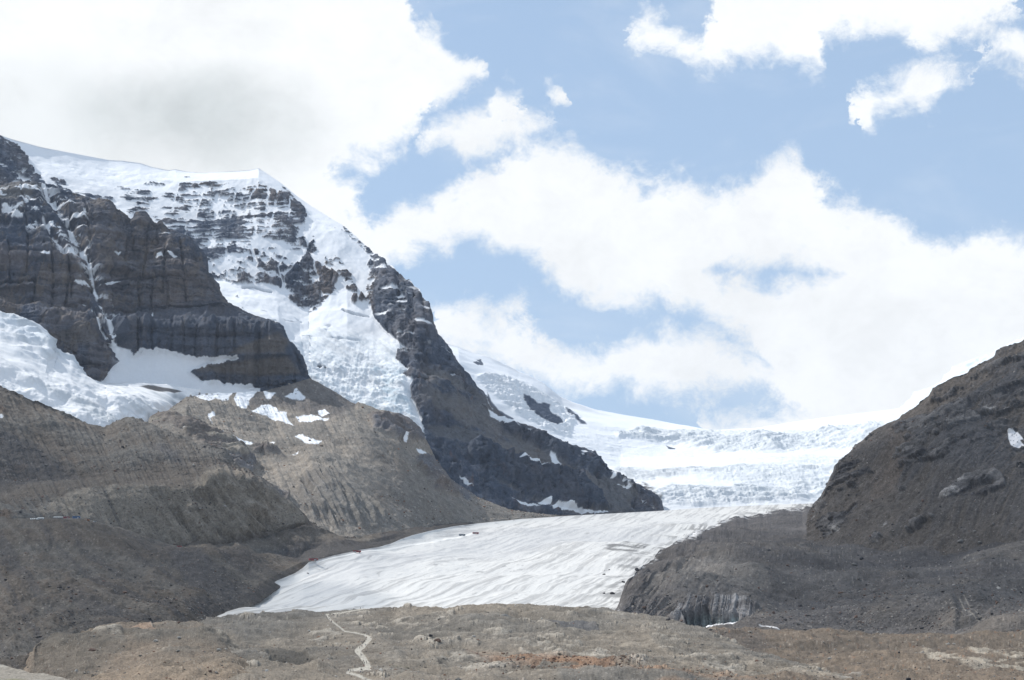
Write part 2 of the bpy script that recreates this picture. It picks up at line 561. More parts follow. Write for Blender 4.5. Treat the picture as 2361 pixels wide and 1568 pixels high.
def icefall():
    # snow dome slope left of the saddle, saddle rim, headwall and the stepped icefall
    rim = [(980, 775), (1023, 787), (1058, 796), (1102, 813), (1138, 827), (1173, 844), (1195, 858), (1230, 871), (1257, 884), (1296, 913), (1326, 925), (1380, 941),
           (1460, 956), (1541, 968), (1621, 983), (1675, 991), (1756, 996), (1836, 991), (1960, 987), (2060, 975), (2130, 965)]
    L = Land([([(980, 1100), (1300, 1200), (1430, 1200), (1900, 1186), (2130, 1180)], [(980, 5100), (1300, 4900), (1528, 4850), (1900, 4900), (2130, 4900)]),
              ([(980, 1060), (1300, 1140), (1430, 1165), (1530, 1165), (1900, 1160), (2130, 1160)], [(980, 5200), (1300, 5200), (1528, 5050), (1900, 5150), (2130, 5100)]),
              ([(980, 1000), (1300, 1090), (1430, 1118), (1560, 1118), (1900, 1108), (2130, 1100)], [(980, 5400), (1300, 5400), (1528, 5250), (1900, 5350), (2130, 5250)]),
              ([(980, 980), (1300, 1075), (1430, 1092), (1600, 1075), (1750, 1068), (1900, 1062), (2130, 1060)], [(980, 5500), (1300, 5650), (1528, 5650), (1900, 5600), (2130, 5400)]),
              ([(980, 900), (1300, 1030), (1430, 1060), (1600, 1062), (1750, 1052), (2130, 1042)], [(980, 5800), (1300, 5900), (1528, 6100), (1900, 5950), (2130, 5600)]),
              ([(980, 800), (1058, 815), (1138, 860), (1200, 890), (1300, 960), (1380, 975), (1460, 990), (1541, 1000), (1675, 1003), (1836, 1003), (2130, 985)],
               [(980, 6200), (1300, 6400), (1528, 6500), (1900, 6250), (2130, 5900)]),
              (rim, [(980, 6500), (1300, 6900), (1528, 7100), (1675, 7000), (1900, 6900), (2130, 6300)])],
             980, 2130, 1.5, 1.3, smooth=7)
    x, y, P = L.x, L.y, L.P
    w = fbm(P, 400, 3, seed=3)
    # zones of broken ice
    x2, y2 = x + w * 25, y + w * 6
    z1 = ss(sdf(x2, y2, [(1490, 1172), (1540, 1130), (1660, 1128), (1900, 1108), (2130, 1100), (2130, 1168), (1880, 1160), (1600, 1176)]), -8, 14)
    z2 = ss(sdf(x2, y2, [(1540, 1098), (1640, 1080), (1760, 1068), (1900, 1062), (2130, 1055), (2130, 1112), (1830, 1118), (1700, 1116), (1600, 1100)]), -8, 14)
    z3 = ss(sdf(x2, y2, [(1420, 1000), (1500, 990), (1640, 995), (1760, 1000), (1880, 1000), (1990, 990), (2130, 960), (2130, 1040), (1900, 1045), (1720, 1055), (1640, 1045), (1560, 1028), (1430, 1016)]), -6, 10)
    z4 = ss(sdf(x2, y2, [(1100, 870), (1140, 865), (1200, 880), (1280, 930), (1330, 960), (1300, 1010), (1240, 990), (1170, 950), (1110, 900)]), -4, 8)
    z5 = ss(sdf(x2, y2, [(1400, 1085), (1520, 1078), (1640, 1075), (1560, 1100), (1480, 1110), (1420, 1105)]), -4, 8) * 0.6
    zone = np.clip(z1 + z2 + 0.85 * z3 + z4 + z5, 0, 1)
    zone = np.clip(zone * (0.55 + 0.9 * ss(fbm(P, 180, 4, seed=14), -0.5, 0.4)) + 0.22 * ss(y, 960, 1010), 0, 1)
    ser = fbm(P + np.stack([0 * x, 0 * x, 25 * w], -1), 62, 5, ridged=True, stretch=(3.2, 1.5, 0.5), seed=5, gain=0.65)
    ser2 = fbm(P, 26, 4, ridged=True, stretch=(2.0, 1.2, 0.6), seed=6, gain=0.65)
    fold = fbm(P, 190, 4, ridged=True, stretch=(1.3, 1, 0.7), seed=15)
    L.push((fold - 0.5) * 46 * z3 + (fold - 0.5) * 22 * (z1 + z2 * 0.5) + fbm(P, 500, 3, seed=8) * 14 + zone * ((ser - 0.55) * 34 + (ser2 - 0.5) * 18) + (1 - zone) * fbm(P, 60, 3, seed=9, stretch=(2, 2, 0.5)) * 2.2)
    # rock showing through
    n = fbm(P, 90, 5, seed=11)
    rock = np.full(x.shape, -1.0)
    for pts, k in (([(1206, 914), (1222, 925), (1238, 935), (1262, 940), (1266, 958), (1292, 975), (1296, 983), (1285, 988), (1262, 980), (1240, 968), (1222, 955), (1212, 935)], 7),
                   ([(1303, 948), (1322, 958), (1345, 975), (1352, 985), (1338, 983), (1318, 972), (1305, 962)], 9),
                   ([(1098, 828), (1115, 830), (1117, 842), (1108, 845), (1098, 838)], 4),
                   ([(1119, 905), (1130, 930), (1150, 950), (1185, 970), (1170, 985), (1140, 975), (1120, 940)], 7),
                   ([(1530, 1028), (1556, 1034), (1552, 1042), (1536, 1040)], 5)):
        rock = np.maximum(rock, sdf(x + n * 7, y + n * 5, pts) / k + n * 0.45)
    rk = ss(rock, -0.15, 0.2)
    # dark moraine tongue at the foot of the shoulder
    dk = ss(sdf(x + n * 8, y + n * 5, [(1440, 1110), (1480, 1115), (1515, 1135), (1527, 1150), (1520, 1172), (1490, 1176), (1480, 1160), (1445, 1150)]), -4, 3)
    c = base_col(L, SNOW)
    dirt = ss(fbm(P, 220, 5, stretch=(2.4, 1, 0.35), seed=12), 0.12, 0.75)
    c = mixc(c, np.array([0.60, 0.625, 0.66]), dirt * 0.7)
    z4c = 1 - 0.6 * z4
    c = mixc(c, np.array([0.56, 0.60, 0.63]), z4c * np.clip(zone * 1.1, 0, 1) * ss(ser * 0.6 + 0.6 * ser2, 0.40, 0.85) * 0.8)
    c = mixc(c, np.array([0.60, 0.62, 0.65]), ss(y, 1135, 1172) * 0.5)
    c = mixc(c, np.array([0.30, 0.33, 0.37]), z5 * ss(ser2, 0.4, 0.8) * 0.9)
    c = mixc(c, BLUE_ROCK * 1.1, rk)
    c = mixc(c, DARK_TILL, dk * ss(fbm(P, 40, 4, seed=13), -0.5, 0.1))
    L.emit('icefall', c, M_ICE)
    return L


# ------------------------------------------------------------------ the great mountain
RIDGE = [(-60, 290), (0, 310), (12, 315), (83, 335), (146, 349), (199, 359), (251, 368), (281, 369), (324, 375), (351, 384), (390, 391), (405, 389), (440, 396),
         (476, 398), (516, 395), (576, 391), (596, 386.5), (615, 399), (648, 422), (682, 450), (718, 475), (756, 499), (795, 524), (804, 532), (819, 543),
         (841, 565), (859, 582), (885, 596), (892, 611), (904, 612), (918, 628), (935, 646), (948, 648), (955, 659), (968, 666), (975, 687), (990, 700), (994, 712), (996, 734),
         (1006, 767), (1021, 786), (1036, 804), (1051, 830), (1076, 859), (1102, 892), (1117, 904), (1135, 935), (1154, 955), (1183, 972), (1209, 981),
         (1246, 991), (1279, 1009), (1323, 1028), (1371, 1042), (1385, 1062), (1400, 1083), (1430, 1097), (1466, 1117), (1500, 1133), (1514, 1141), (1523, 1156), (1528, 1176)]


def rock_cliff_colour(L, seed, brown=0.5):
    P = L.P0
    a = fbm(P, 260, 4, stretch=(0.7, 1, 1.6), seed=seed)
    b = fbm(P, 70, 5, stretch=(0.45, 1, 2.4), seed=seed + 1)
    s = fbm(P, 40, 4, stretch=(8, 8, 0.5), seed=seed + 2)
    c = base_col(L, BLUE_ROCK)
    c = mixc(c, BROWN_ROCK, ss(a + 0.5 * b, -0.6 + (0.5 - brown), 0.9 + (0.5 - brown)) * 0.95)
    c = mixc(c, GREY_ROCK * 1.25, ss(b, 0.15, 0.8) * 0.5)
    c = mixc(c, BLUE_ROCK * 0.75, ss(s, 0.2, 0.8) * 0.5)
    c *= (1 + 0.25 * fbm(P, 25, 4, seed=seed + 3))[..., None]
    return c


def mountain():
    L = Land([([(-60, 470), (0, 475), (200, 500), (300, 550), (400, 610), (480, 700), (640, 800), (690, 900), (800, 960), (975, 1005), (1010, 1080), (1100, 1165), (1300, 1205), (1430, 1196), (1528, 1186)],
               [(-60, 4650), (480, 4450), (640, 4330), (700, 4280), (975, 4220), (1100, 4150), (1300, 4300), (1430, 4600), (1528, 4900)]),
              ([(-60, 440), (0, 450), (200, 482), (300, 530), (400, 585), (480, 637), (560, 657), (640, 690), (712, 726), (800, 715), (860, 742), (920, 788), (1000, 900), (1150, 1060), (1300, 1130), (1430, 1160), (1528, 1181)],
               [(-60, 4750), (480, 4780), (700, 4760), (860, 4700), (920, 4560), (1000, 4400), (1150, 4330), (1300, 4480), (1430, 4700), (1528, 4930)]),
              ([(-60, 330), (0, 340), (83, 365), (200, 392), (400, 412), (596, 409), (648, 445), (718, 520), (795, 580), (859, 640), (904, 660), (968, 740), (1006, 830), (1102, 940), (1209, 1020), (1323, 1060), (1430, 1120), (1528, 1178)],
               [(-60, 4880), (250, 5180), (596, 5200), (700, 5080), (860, 4850), (995, 4560), (1120, 4560), (1300, 4700), (1528, 4950)]),
              (RIDGE, [(-60, 4950), (250, 5300), (596, 5320), (700, 5230), (860, 5000), (995, 4640), (1120, 4640), (1300, 4800), (1528, 4980)])],
             -60, 1528, 1.5, 1.5, smooth=9)
    x, y, P = L.x, L.y, L.P0
    n1 = fbm(P, 160, 5, seed=21)
    n2 = fbm(P, 50, 5, seed=22)
    xw, yw = x + n1 * 6 + n2 * 3, y + n1 * 5 + n2 * 2
    # ---- where rock shows: a weight per named bit of wall
    W = np.full(x.shape, -0.75)

    def reg(pts, w, soft=8, wx=None, wy=None):
        nonlocal W
        d = sdf(xw if wx is None else wx, yw if wy is None else wy, pts)
        k = ss(d, -soft * 0.5, soft * 0.5)
        W = W * (1 - k) + w * k
    reg([(230, 425), (420, 415), (596, 412), (660, 440), (703, 480), (708, 560), (690, 600), (640, 660), (560, 662), (480, 632), (380, 540), (240, 470)], -0.10, 16)
    reg([(230, 425), (410, 415), (400, 500), (330, 520), (240, 470)], -0.42, 20)
    reg([(430, 497), (590, 490), (592, 545), (470, 552), (395, 530)], 0.22, 14)
    reg([(585, 430), (672, 440), (697, 470), (704, 492), (700, 516), (665, 522), (640, 516), (600, 500)], 0.22, 12)
    reg([(655, 470), (697, 470), (704, 492), (700, 516), (675, 522), (655, 505)], 0.50, 8)
    reg([(450, 565), (590, 560), (600, 590), (500, 600), (455, 590)], 0.30, 10)
    reg([(515, 585), (575, 580), (580, 660), (535, 660), (515, 630)], 0.10, 14)
    reg([(480, 610), (515, 590), (520, 640), (490, 640)], -0.1, 8)
    reg([(609, 588), (631, 600), (643, 620), (654, 642), (650, 670), (631, 660), (609, 645), (595, 645), (584, 624), (591, 606)], 0.42, 8)
    reg([(709, 582), (723, 600), (728, 625), (734, 642), (742, 661), (740, 686), (762, 682), (757, 698), (734, 712), (712, 726), (690, 713), (668, 695), (655, 679), (657, 639), (668, 628), (685, 609)], 0.55, 6)
    reg([(690, 560), (706, 553), (712, 570), (730, 560), (735, 585), (722, 592), (705, 580)], 0.35, 8)
    reg([(728, 605), (755, 620), (772, 650), (775, 668), (765, 682), (744, 680), (738, 650)], 0.55, 8)
    reg([(745, 588), (790, 590), (815, 610), (828, 650), (826, 680), (800, 670), (792, 640), (760, 640), (750, 610)], 0.22, 10)
    reg([(757, 628), (768, 620), (782, 640), (772, 662), (760, 650)], 0.65, 6)
    reg([(810, 660), (826, 650), (824, 676), (812, 672)], 0.7, 5)
    for a, b in ((816, 685), (832, 680), (843, 678), (856, 690)):
        reg([(a, b), (a + 9, b - 4), (a + 10, b + 14), (a + 2, b + 20), (a - 4, b + 14)], 0.7, 5)
    reg([(696, 430), (740, 490), (810, 545), (860, 600), (850, 640), (845, 690), (815, 640), (780, 590), (735, 560), (708, 540), (712, 500), (690, 450)], -0.7, 14)
    reg([(790, 522), (806, 530), (841, 563), (885, 594), (895, 612), (880, 622), (850, 590), (815, 560), (800, 540)], 0.30, 8)
    reg([(845, 600), (885, 596), (900, 612), (905, 660), (872, 740), (858, 720), (845, 670)], 0.15, 12)
    reg([(895, 612), (935, 640), (955, 655), (975, 680), (996, 695), (1000, 734), (1010, 760), (1040, 795), (1080, 850), (1120, 895), (1190, 965), (1280, 1000), (1380, 1030), (1420, 1080), (1535, 1130),
         (1540, 1210), (1300, 1230), (1000, 1150), (990, 1015), (988, 985), (966, 944), (950, 918), (945, 889), (955, 882), (934, 863), (945, 852), (912, 825), (918, 806), (937, 797), (918, 782), (893, 764), (871, 742), (861, 720), (857, 697), (868, 683), (864, 661), (871, 642), (882, 624)], 1.15, 7)
    reg([(-80, 290), (0, 308), (20, 322), (43, 331), (60, 353), (66, 372), (89, 396), (106, 418), (112, 445), (-80, 470)], 0.55, 5)
    reg([(112, 406), (128, 408), (150, 412), (163, 440), (140, 436), (118, 420)], 0.45, 6)
    reg([(195, 445), (225, 440), (245, 455), (215, 470)], 0.0, 6)
    strat = fbm(P + np.stack([0 * x, 0 * x, -0.04 * P[..., 0] + 14 * n1], -1), 23, 4, stretch=(9, 9, 0.6), seed=23, gain=0.65)
    strat2 = fbm(P + np.stack([0 * x, 0 * x, -0.04 * P[..., 0] + 10 * n1], -1), 10, 3, stretch=(9, 9, 0.6), seed=24, gain=0.6)
    coul = fbm(P, 44, 4, stretch=(0.8, 0.8, 7), seed=25, gain=0.6)
    nf = fbm(P, 30, 6, stretch=(1.5, 1.5, 0.7), seed=26, gain=0.7)
    nv = fbm(P, 40, 5, stretch=(0.7, 0.7, 2.6), seed=39, gain=0.62)
    face = ss(sdf(x, y, [(60, 410), (596, 400), (705, 480), (700, 600), (640, 600), (440, 600), (200, 480)]), -10, 30)
    rockf = W + face * (0.75 * strat + 0.55 * strat2) + 0.55 * coul * (0.35 + face) + (0.85 - 0.4 * face) * nf + 0.35 * nv * (1 - face) - 0.04
    jj = 3.0 * n1 + 2.0 * nf
    for pts, wd, k in (([(384, 505), (440, 503), (525, 507), (586, 500)], 3.4, 0.55), ([(388, 517), (440, 520), (520, 516)], 2.6, 0.5), ([(392, 529), (450, 532), (535, 524)], 2.6, 0.5),
                       ([(400, 540), (440, 541), (500, 536)], 2.0, 0.4), ([(500, 550), (545, 549), (586, 545)], 4.0, 0.45), ([(448, 578), (500, 580), (540, 576)], 4.0, 0.5),
                       ([(455, 562), (520, 560), (575, 558)], 2.4, 0.35), ([(340, 450), (380, 447), (420, 452)], 3.0, 0.35), ([(310, 460), (350, 462), (400, 458)], 2.0, 0.3), ([(320, 474), (380, 472), (430, 476)], 2.0, 0.3),
                       ([(345, 492), (400, 490)], 2.0, 0.3), ([(590, 450), (640, 446), (690, 452)], 3.5, 0.5), ([(560, 466), (620, 470), (695, 466)], 2.4, 0.4), ([(480, 470), (520, 466), (545, 470)], 4.0, 0.35),
                       ([(600, 484), (650, 486), (700, 484)], 2.4, 0.4), ([(610, 500), (655, 502), (700, 500)], 3.4, 0.5), ([(560, 432), (600, 436), (660, 434)], 2.0, 0.35), ([(470, 445), (520, 440), (560, 446)], 2.4, 0.3)):
        d = sline(x + n1 * 5, y + jj, pts)
        rockf = rockf + k * ss(d, wd + 1.2, wd * 0.3)
    for pts, wd in (([(428, 520), (426, 560)], 2.0), ([(520, 560), (523, 640)], 2.5), ([(582, 485), (590, 530), (580, 575), (590, 610)], 4.5), ([(548, 420), (535, 470), (530, 500)], 2.2), ([(618, 425), (616, 480), (612, 525)], 3.0),
                    ([(592, 425), (560, 480)], 2.2), ([(640, 430), (634, 480), (622, 530)], 3.2), ([(668, 455), (664, 510)], 1.5), ([(470, 425), (450, 500)], 3.0), ([(500, 445), (498, 495)], 5.0), ([(410, 425), (398, 480)], 3.0), ([(655, 590), (640, 620), (655, 670)], 2.2),
                    ([(600, 560), (625, 590)], 4.0), ([(650, 560), (670, 600)], 5.0)):
        rockf = rockf - 0.9 * ss(sline(x + n2 * 2.5, y, pts), wd + 1.0, wd * 0.3)
    vein = ss(fbm(P, 60, 4, ridged=True, stretch=(0.9, 0.9, 1.3), seed=49, gain=0.6), 0.74, 0.82) * (1 - face) * ss(870 - x, 0, 40)
    rockf = rockf - 0.5 * vein
    rk = ss(rockf, -0.06, 0.16)
    # ledges on the big rock shoulder that keep a little snow
    sh = ss(sdf(x, y, [(890, 600), (1000, 690), (1040, 800), (960, 820), (850, 720), (860, 620)]), -5, 20)
    led = ss(fbm(P, 30, 4, stretch=(5, 5, 0.6), seed=27) + 0.5 * n2, 0.38, 0.6) * sh * ss(-sdf(x, y, [(925, 650), (990, 700), (1010, 790), (940, 790), (900, 720)]), -10, 10)
    rk = rk * (1 - led)
    led2 = ss(fbm(P, 24, 4, stretch=(3, 3, 0.8), seed=28) + 0.3 * n2, 0.62, 0.8) * ss(x, 860, 900) * ss(880 - y + (x - 1000) * 0.7, 0, 60)
    rk = rk * (1 - 0.9 * led2)
    # lower slopes: benches of scree between rock bands
    lx = ss(x, 940, 1010) * ss(y - (700 + (x - 900) * 0.75), 40, 90)
    bench = fbm(P + np.stack([0 * x, 0 * x, 0.33 * P[..., 0]], -1), 130, 4, stretch=(5, 5, 0.55), seed=29)
    scree = lx * ss(bench + 0.3 * n2, 0.0, 0.35)
    scree = np.maximum(scree, ss(sdf(x + n2 * 6, y + n2 * 4, [(980, 975), (1040, 985), (1130, 1010), (1230, 1060), (1330, 1090), (1370, 1110), (1300, 1095), (1200, 1060), (1090, 1025), (1000, 1010)]), -4, 6))
    scree = np.maximum(scree, ss(sdf(x + n2 * 6, y + n2 * 4, [(1350, 1100), (1420, 1110), (1470, 1130), (1450, 1180), (1400, 1180), (1380, 1150)]), -4, 6))
    wallp = ss(sdf(x + n2 * 6, y + n2 * 5, [(1073, 1031), (1102, 1013), (1154, 1042), (1224, 1061), (1338, 1097), (1375, 1130), (1404, 1175), (1312, 1177), (1224, 1153), (1172, 1123), (1117, 1097), (1080, 1064)]), -3, 4)
    upperp = ss(sdf(x + n2 * 6, y + n2 * 5, [(1150, 955), (1183, 974), (1246, 993), (1323, 1030), (1371, 1044), (1400, 1085), (1466, 1119), (1514, 1143), (1525, 1170), (1490, 1150), (1440, 1128), (1380, 1100), (1300, 1062), (1220, 1030), (1150, 990)]), -3, 4)
    fanp = ss(sdf(x + n2 * 5, y + n2 * 4, [(1010, 985), (1066, 983), (1150, 1016), (1260, 1052), (1340, 1086), (1390, 1108), (1430, 1140), (1410, 1165), (1380, 1130), (1338, 1097), (1224, 1061), (1154, 1042), (1102, 1013), (1040, 1015)]), -3, 4)
    footp = ss(sdf(x + n2 * 6, y + n2 * 5, [(1000, 1040), (1070, 1050), (1117, 1100), (1172, 1126), (1224, 1156), (1312, 1180), (1312, 1210), (1100, 1180), (1010, 1110)]), -3, 4)
    scree = np.clip(scree * (1 - footp * 0.4), 0, 1)
    scree = scree * (1 - wallp) * (1 - 0.9 * upperp)
    scree = np.maximum(scree, fanp)
    # ---- relief
    flute = fbm(P, 60, 5, stretch=(0.55, 1, 3.2), ridged=True, seed=30)
    block = fbm(P, 120, 5, ridged=True, seed=31, stretch=(0.8, 1, 1.4))
    big = fbm(P, 420, 4, seed=32)
    relief = big * 12
    shw = 0.35 + 0.65 * ss(x, 840, 940)
    relief = relief - 0 * x
    shw = shw * (1 - 0.6 * face)
    relief = relief + rk * shw * ((flute - 0.5) * 22 + (block - 0.5) * 18 + strat * 7 - 4) * (1 - 0.75 * scree)
    relief = relief + (1 - rk) * (-3 + fbm(P, 90, 4, seed=33, stretch=(0.7, 1, 2)) * 5)
    relief = relief + scree * fbm(P, 40, 4, seed=34) * 4
    lowl = np.maximum(wallp, upperp)
    relief = relief + lowl * (10 + (fbm(P, 55, 4, stretch=(0.6, 1, 5), ridged=True, seed=16) - 0.5) * 22)
    # deep fluted wall of the shoulder
    wall = ss(sdf(x, y, [(905, 615), (992, 700), (1050, 830), (1120, 905), (1130, 960), (1000, 960), (940, 880), (940, 800), (890, 740), (890, 640)]), -6, 20)
    relief = relief + wall * (fbm(P, 120, 3, stretch=(0.45, 1, 6), ridged=True, seed=35) - 0.5) * 38
    crack = ss(fbm(P, 75, 2, stretch=(0.7, 0.8, 8), ridged=True, seed=50), 0.88, 0.985) * rk
    crack2 = ss(fbm(P, 32, 3, stretch=(0.7, 0.8, 6), ridged=True, seed=19), 0.86, 0.97) * rk
    relief = relief - crack * 14 * shw - crack2 * 5 * shw
    relief = relief + ss(rockf, 0.1, 1.0) * 9 * (1 - 0.8 * face)
    # hanging glacier: smooth above, torn below
    gl = sdf(x + n1 * 8, y + n1 * 6, [(660, 800), (690, 775), (730, 755), (800, 765), (860, 775), (925, 790), (912, 820), (948, 852), (938, 889), (945, 918), (980, 985), (900, 960), (820, 960), (780, 930), (720, 890), (680, 850)])
    torn = ss(gl, -12, 14) * (1 - rk)
    steep = ss(y, 770, 880)
    ser = fbm(P + np.stack([0 * x, 0 * x, 0.35 * P[..., 0] + 25 * n1], -1), 60, 5, ridged=True, stretch=(2.0, 1, 0.7), seed=36, gain=0.65)
    ser2 = fbm(P, 28, 4, ridged=True, seed=37, gain=0.6)
    hs_ = lfbm(y - 0.72 * x + 6 * n1, x + y, 9, 5, 0.65, 7, False, 9)
    relief = relief + torn * ((ser - 0.5) * 17 * steep + (ser2 - 0.5) * 9 * steep + hs_ * 4 + 8)
    hs = lfbm(y - 0.72 * x + 6 * n1, x + y, 9, 5, 0.65, 7, False, 9)
    hs2 = lfbm(y - 0.45 * x + 8 * n1, x, 14, 4, 0.6, 9, True, 6)
    crev = ss(fbm(P, 60, 3, ridged=True, stretch=(3, 1, 0.5), seed=38), 0.86, 0.96) * ss(sdf(x, y, [(560, 690), (700, 735), (860, 750), (925, 790), (700, 800), (640, 760)]), -5, 20) * (1 - rk)
    schrund = np.minimum(sline(x, y + n2 * 2, [(560, 661), (585, 664), (625, 675)]), sline(x, y + n2 * 2, [(790, 715), (815, 725), (850, 732)]))
    relief = relief - crev * 7 - ss(schrund, 3, 0.8) * 12
    L.push(relief * L.calm_edge(RIDGE, 0.2, 26), micro=(14, 3.6, 0.03 + 0.97 * rk + 0.2 * torn * steep))
    # ---- colour
    rc = rock_cliff_colour(L, 40, 0.26)
    brown = ss(sdf(x + n1 * 12, y, [(935, 820), (1000, 830), (1080, 870), (1160, 960), (1200, 1010), (1120, 990), (1000, 960), (940, 900)]), -20, 20)
    rc = mixc(rc, BROWN_ROCK * 0.85, brown * ss(n1 + n2, -0.5, 0.5) * 0.4)
    rb = ss(sdf(x, y, [(728, 605), (785, 600), (828, 620), (870, 640), (870, 730), (800, 720), (740, 690)]), -5, 10)
    rc = mixc(rc, BROWN_ROCK * 1.1, rb * 0.6)
    rc = mixc(rc, BLUE_ROCK * 0.45, np.clip(crack + 0.6 * crack2, 0, 1) * 0.7)  # occlusion inside the cracks painted into the rock colour
    rc = mixc(rc, GREY_ROCK * 1.5, ss(fbm(P, 26, 5, stretch=(0.6, 1, 1.8), seed=18, gain=0.7), 0.12, 0.5) * 0.6)
    streak = ss(fbm(P, 45, 3, stretch=(0.4, 1, 4), seed=46), 0.55, 0.9)
    rc = mixc(rc, RUST * 0.6, streak * 0.35 * ss(y, 820, 900))
    rc = mixc(rc, mixc(base_col(L, TAN * 0.8), GREY_TILL, ss(n1, -0.4, 0.4)) * np.array([0.82, 0.86, 0.93]), scree * 0.7)
    rc = mixc(rc, BLUE_ROCK * 0.8, lowl * 0.6)
    rc = mixc(rc, BLUE_ROCK * 0.5, lowl * ss(fbm(P, 22, 4, stretch=(0.6, 1, 5), seed=12), 0.1, 0.5) * 0.7)
    c = base_col(L, SNOW)
    c = mixc(c, SNOW * 0.84, ss(fbm(P, 300, 4, stretch=(2, 1, 0.5), seed=47), 0.0, 0.8) * 0.7)
    icec = mixc(base_col(L, np.array([0.80, 0.82, 0.84])), np.array([0.64, 0.71, 0.75]), ss(ser2 * 0.6 + ser * 0.5, 0.5, 0.95) * (0.4 + 0.6 * steep))
    c = mixc(c, icec, torn * 0.6)
    flowc = P + np.stack([0 * x, 0 * x, 0.5 * P[..., 0] + 20 * n1], -1)
    dirt = ss(fbm(flowc, 34, 5, stretch=(7, 3, 0.5), seed=48, gain=0.65), 0.02, 0.5) * ss(gl, -30, 20)
    c = mixc(c, np.array([0.44, 0.46, 0.49]), dirt * 0.25 * (1 - 0.5 * steep))
    c = mixc(c, np.array([0.52, 0.55, 0.58]), ss(hs, 0.05, 0.45) * ss(gl, -20, 20) * 0.45)
    c = mixc(c, np.array([0.40, 0.52, 0.60]), torn * steep * ss(fbm(P, 55, 5, seed=17, gain=0.65), 0.15, 0.5) * 0.6)
    c = mixc(c, np.array([0.25, 0.30, 0.36]), np.clip(crev * 0.6 + ss(schrund, 2.6, 0.8) * 0.8, 0, 1))
    c = mixc(c, rc, rk)
    for pts in ([(1187, 860 + 202), (1200, 1058), (1290, 1077), (1306, 1083), (1290, 1082)],
                [(1262, 1048), (1275, 1053), (1306, 1082), (1292, 1080), (1270, 1065)],
                [(1125, 945), (1145, 958), (1185, 990), (1190, 997), (1150, 978), (1130, 965)],
                [(1120, 905), (1126, 925), (1135, 945), (1128, 935)],
                [(1155, 940), (1200, 985), (1225, 1010), (1190, 985)],
                [(1175, 1150), (1210, 1162), (1240, 1174), (1225, 1175), (1195, 1165)],
                [(1238, 1163), (1262, 1155), (1268, 1170), (1250, 1172)],
                [(1265, 1174), (1280, 1166), (1330, 1176), (1400, 1182), (1402, 1185), (1340, 1183), (1275, 1178)],
                [(1398, 1098), (1405, 1100), (1408, 1112), (1401, 1112)],
                [(1060, 1095), (1070, 1100), (1092, 1118), (1078, 1118)]):
        c = mixc(c, SNOW * 0.97, ss(sdf(x + n2 * 3, y + n2 * 2, pts), -0.8, 0.8))
    L.emit('mountain', c, M_ROCK)
    return L


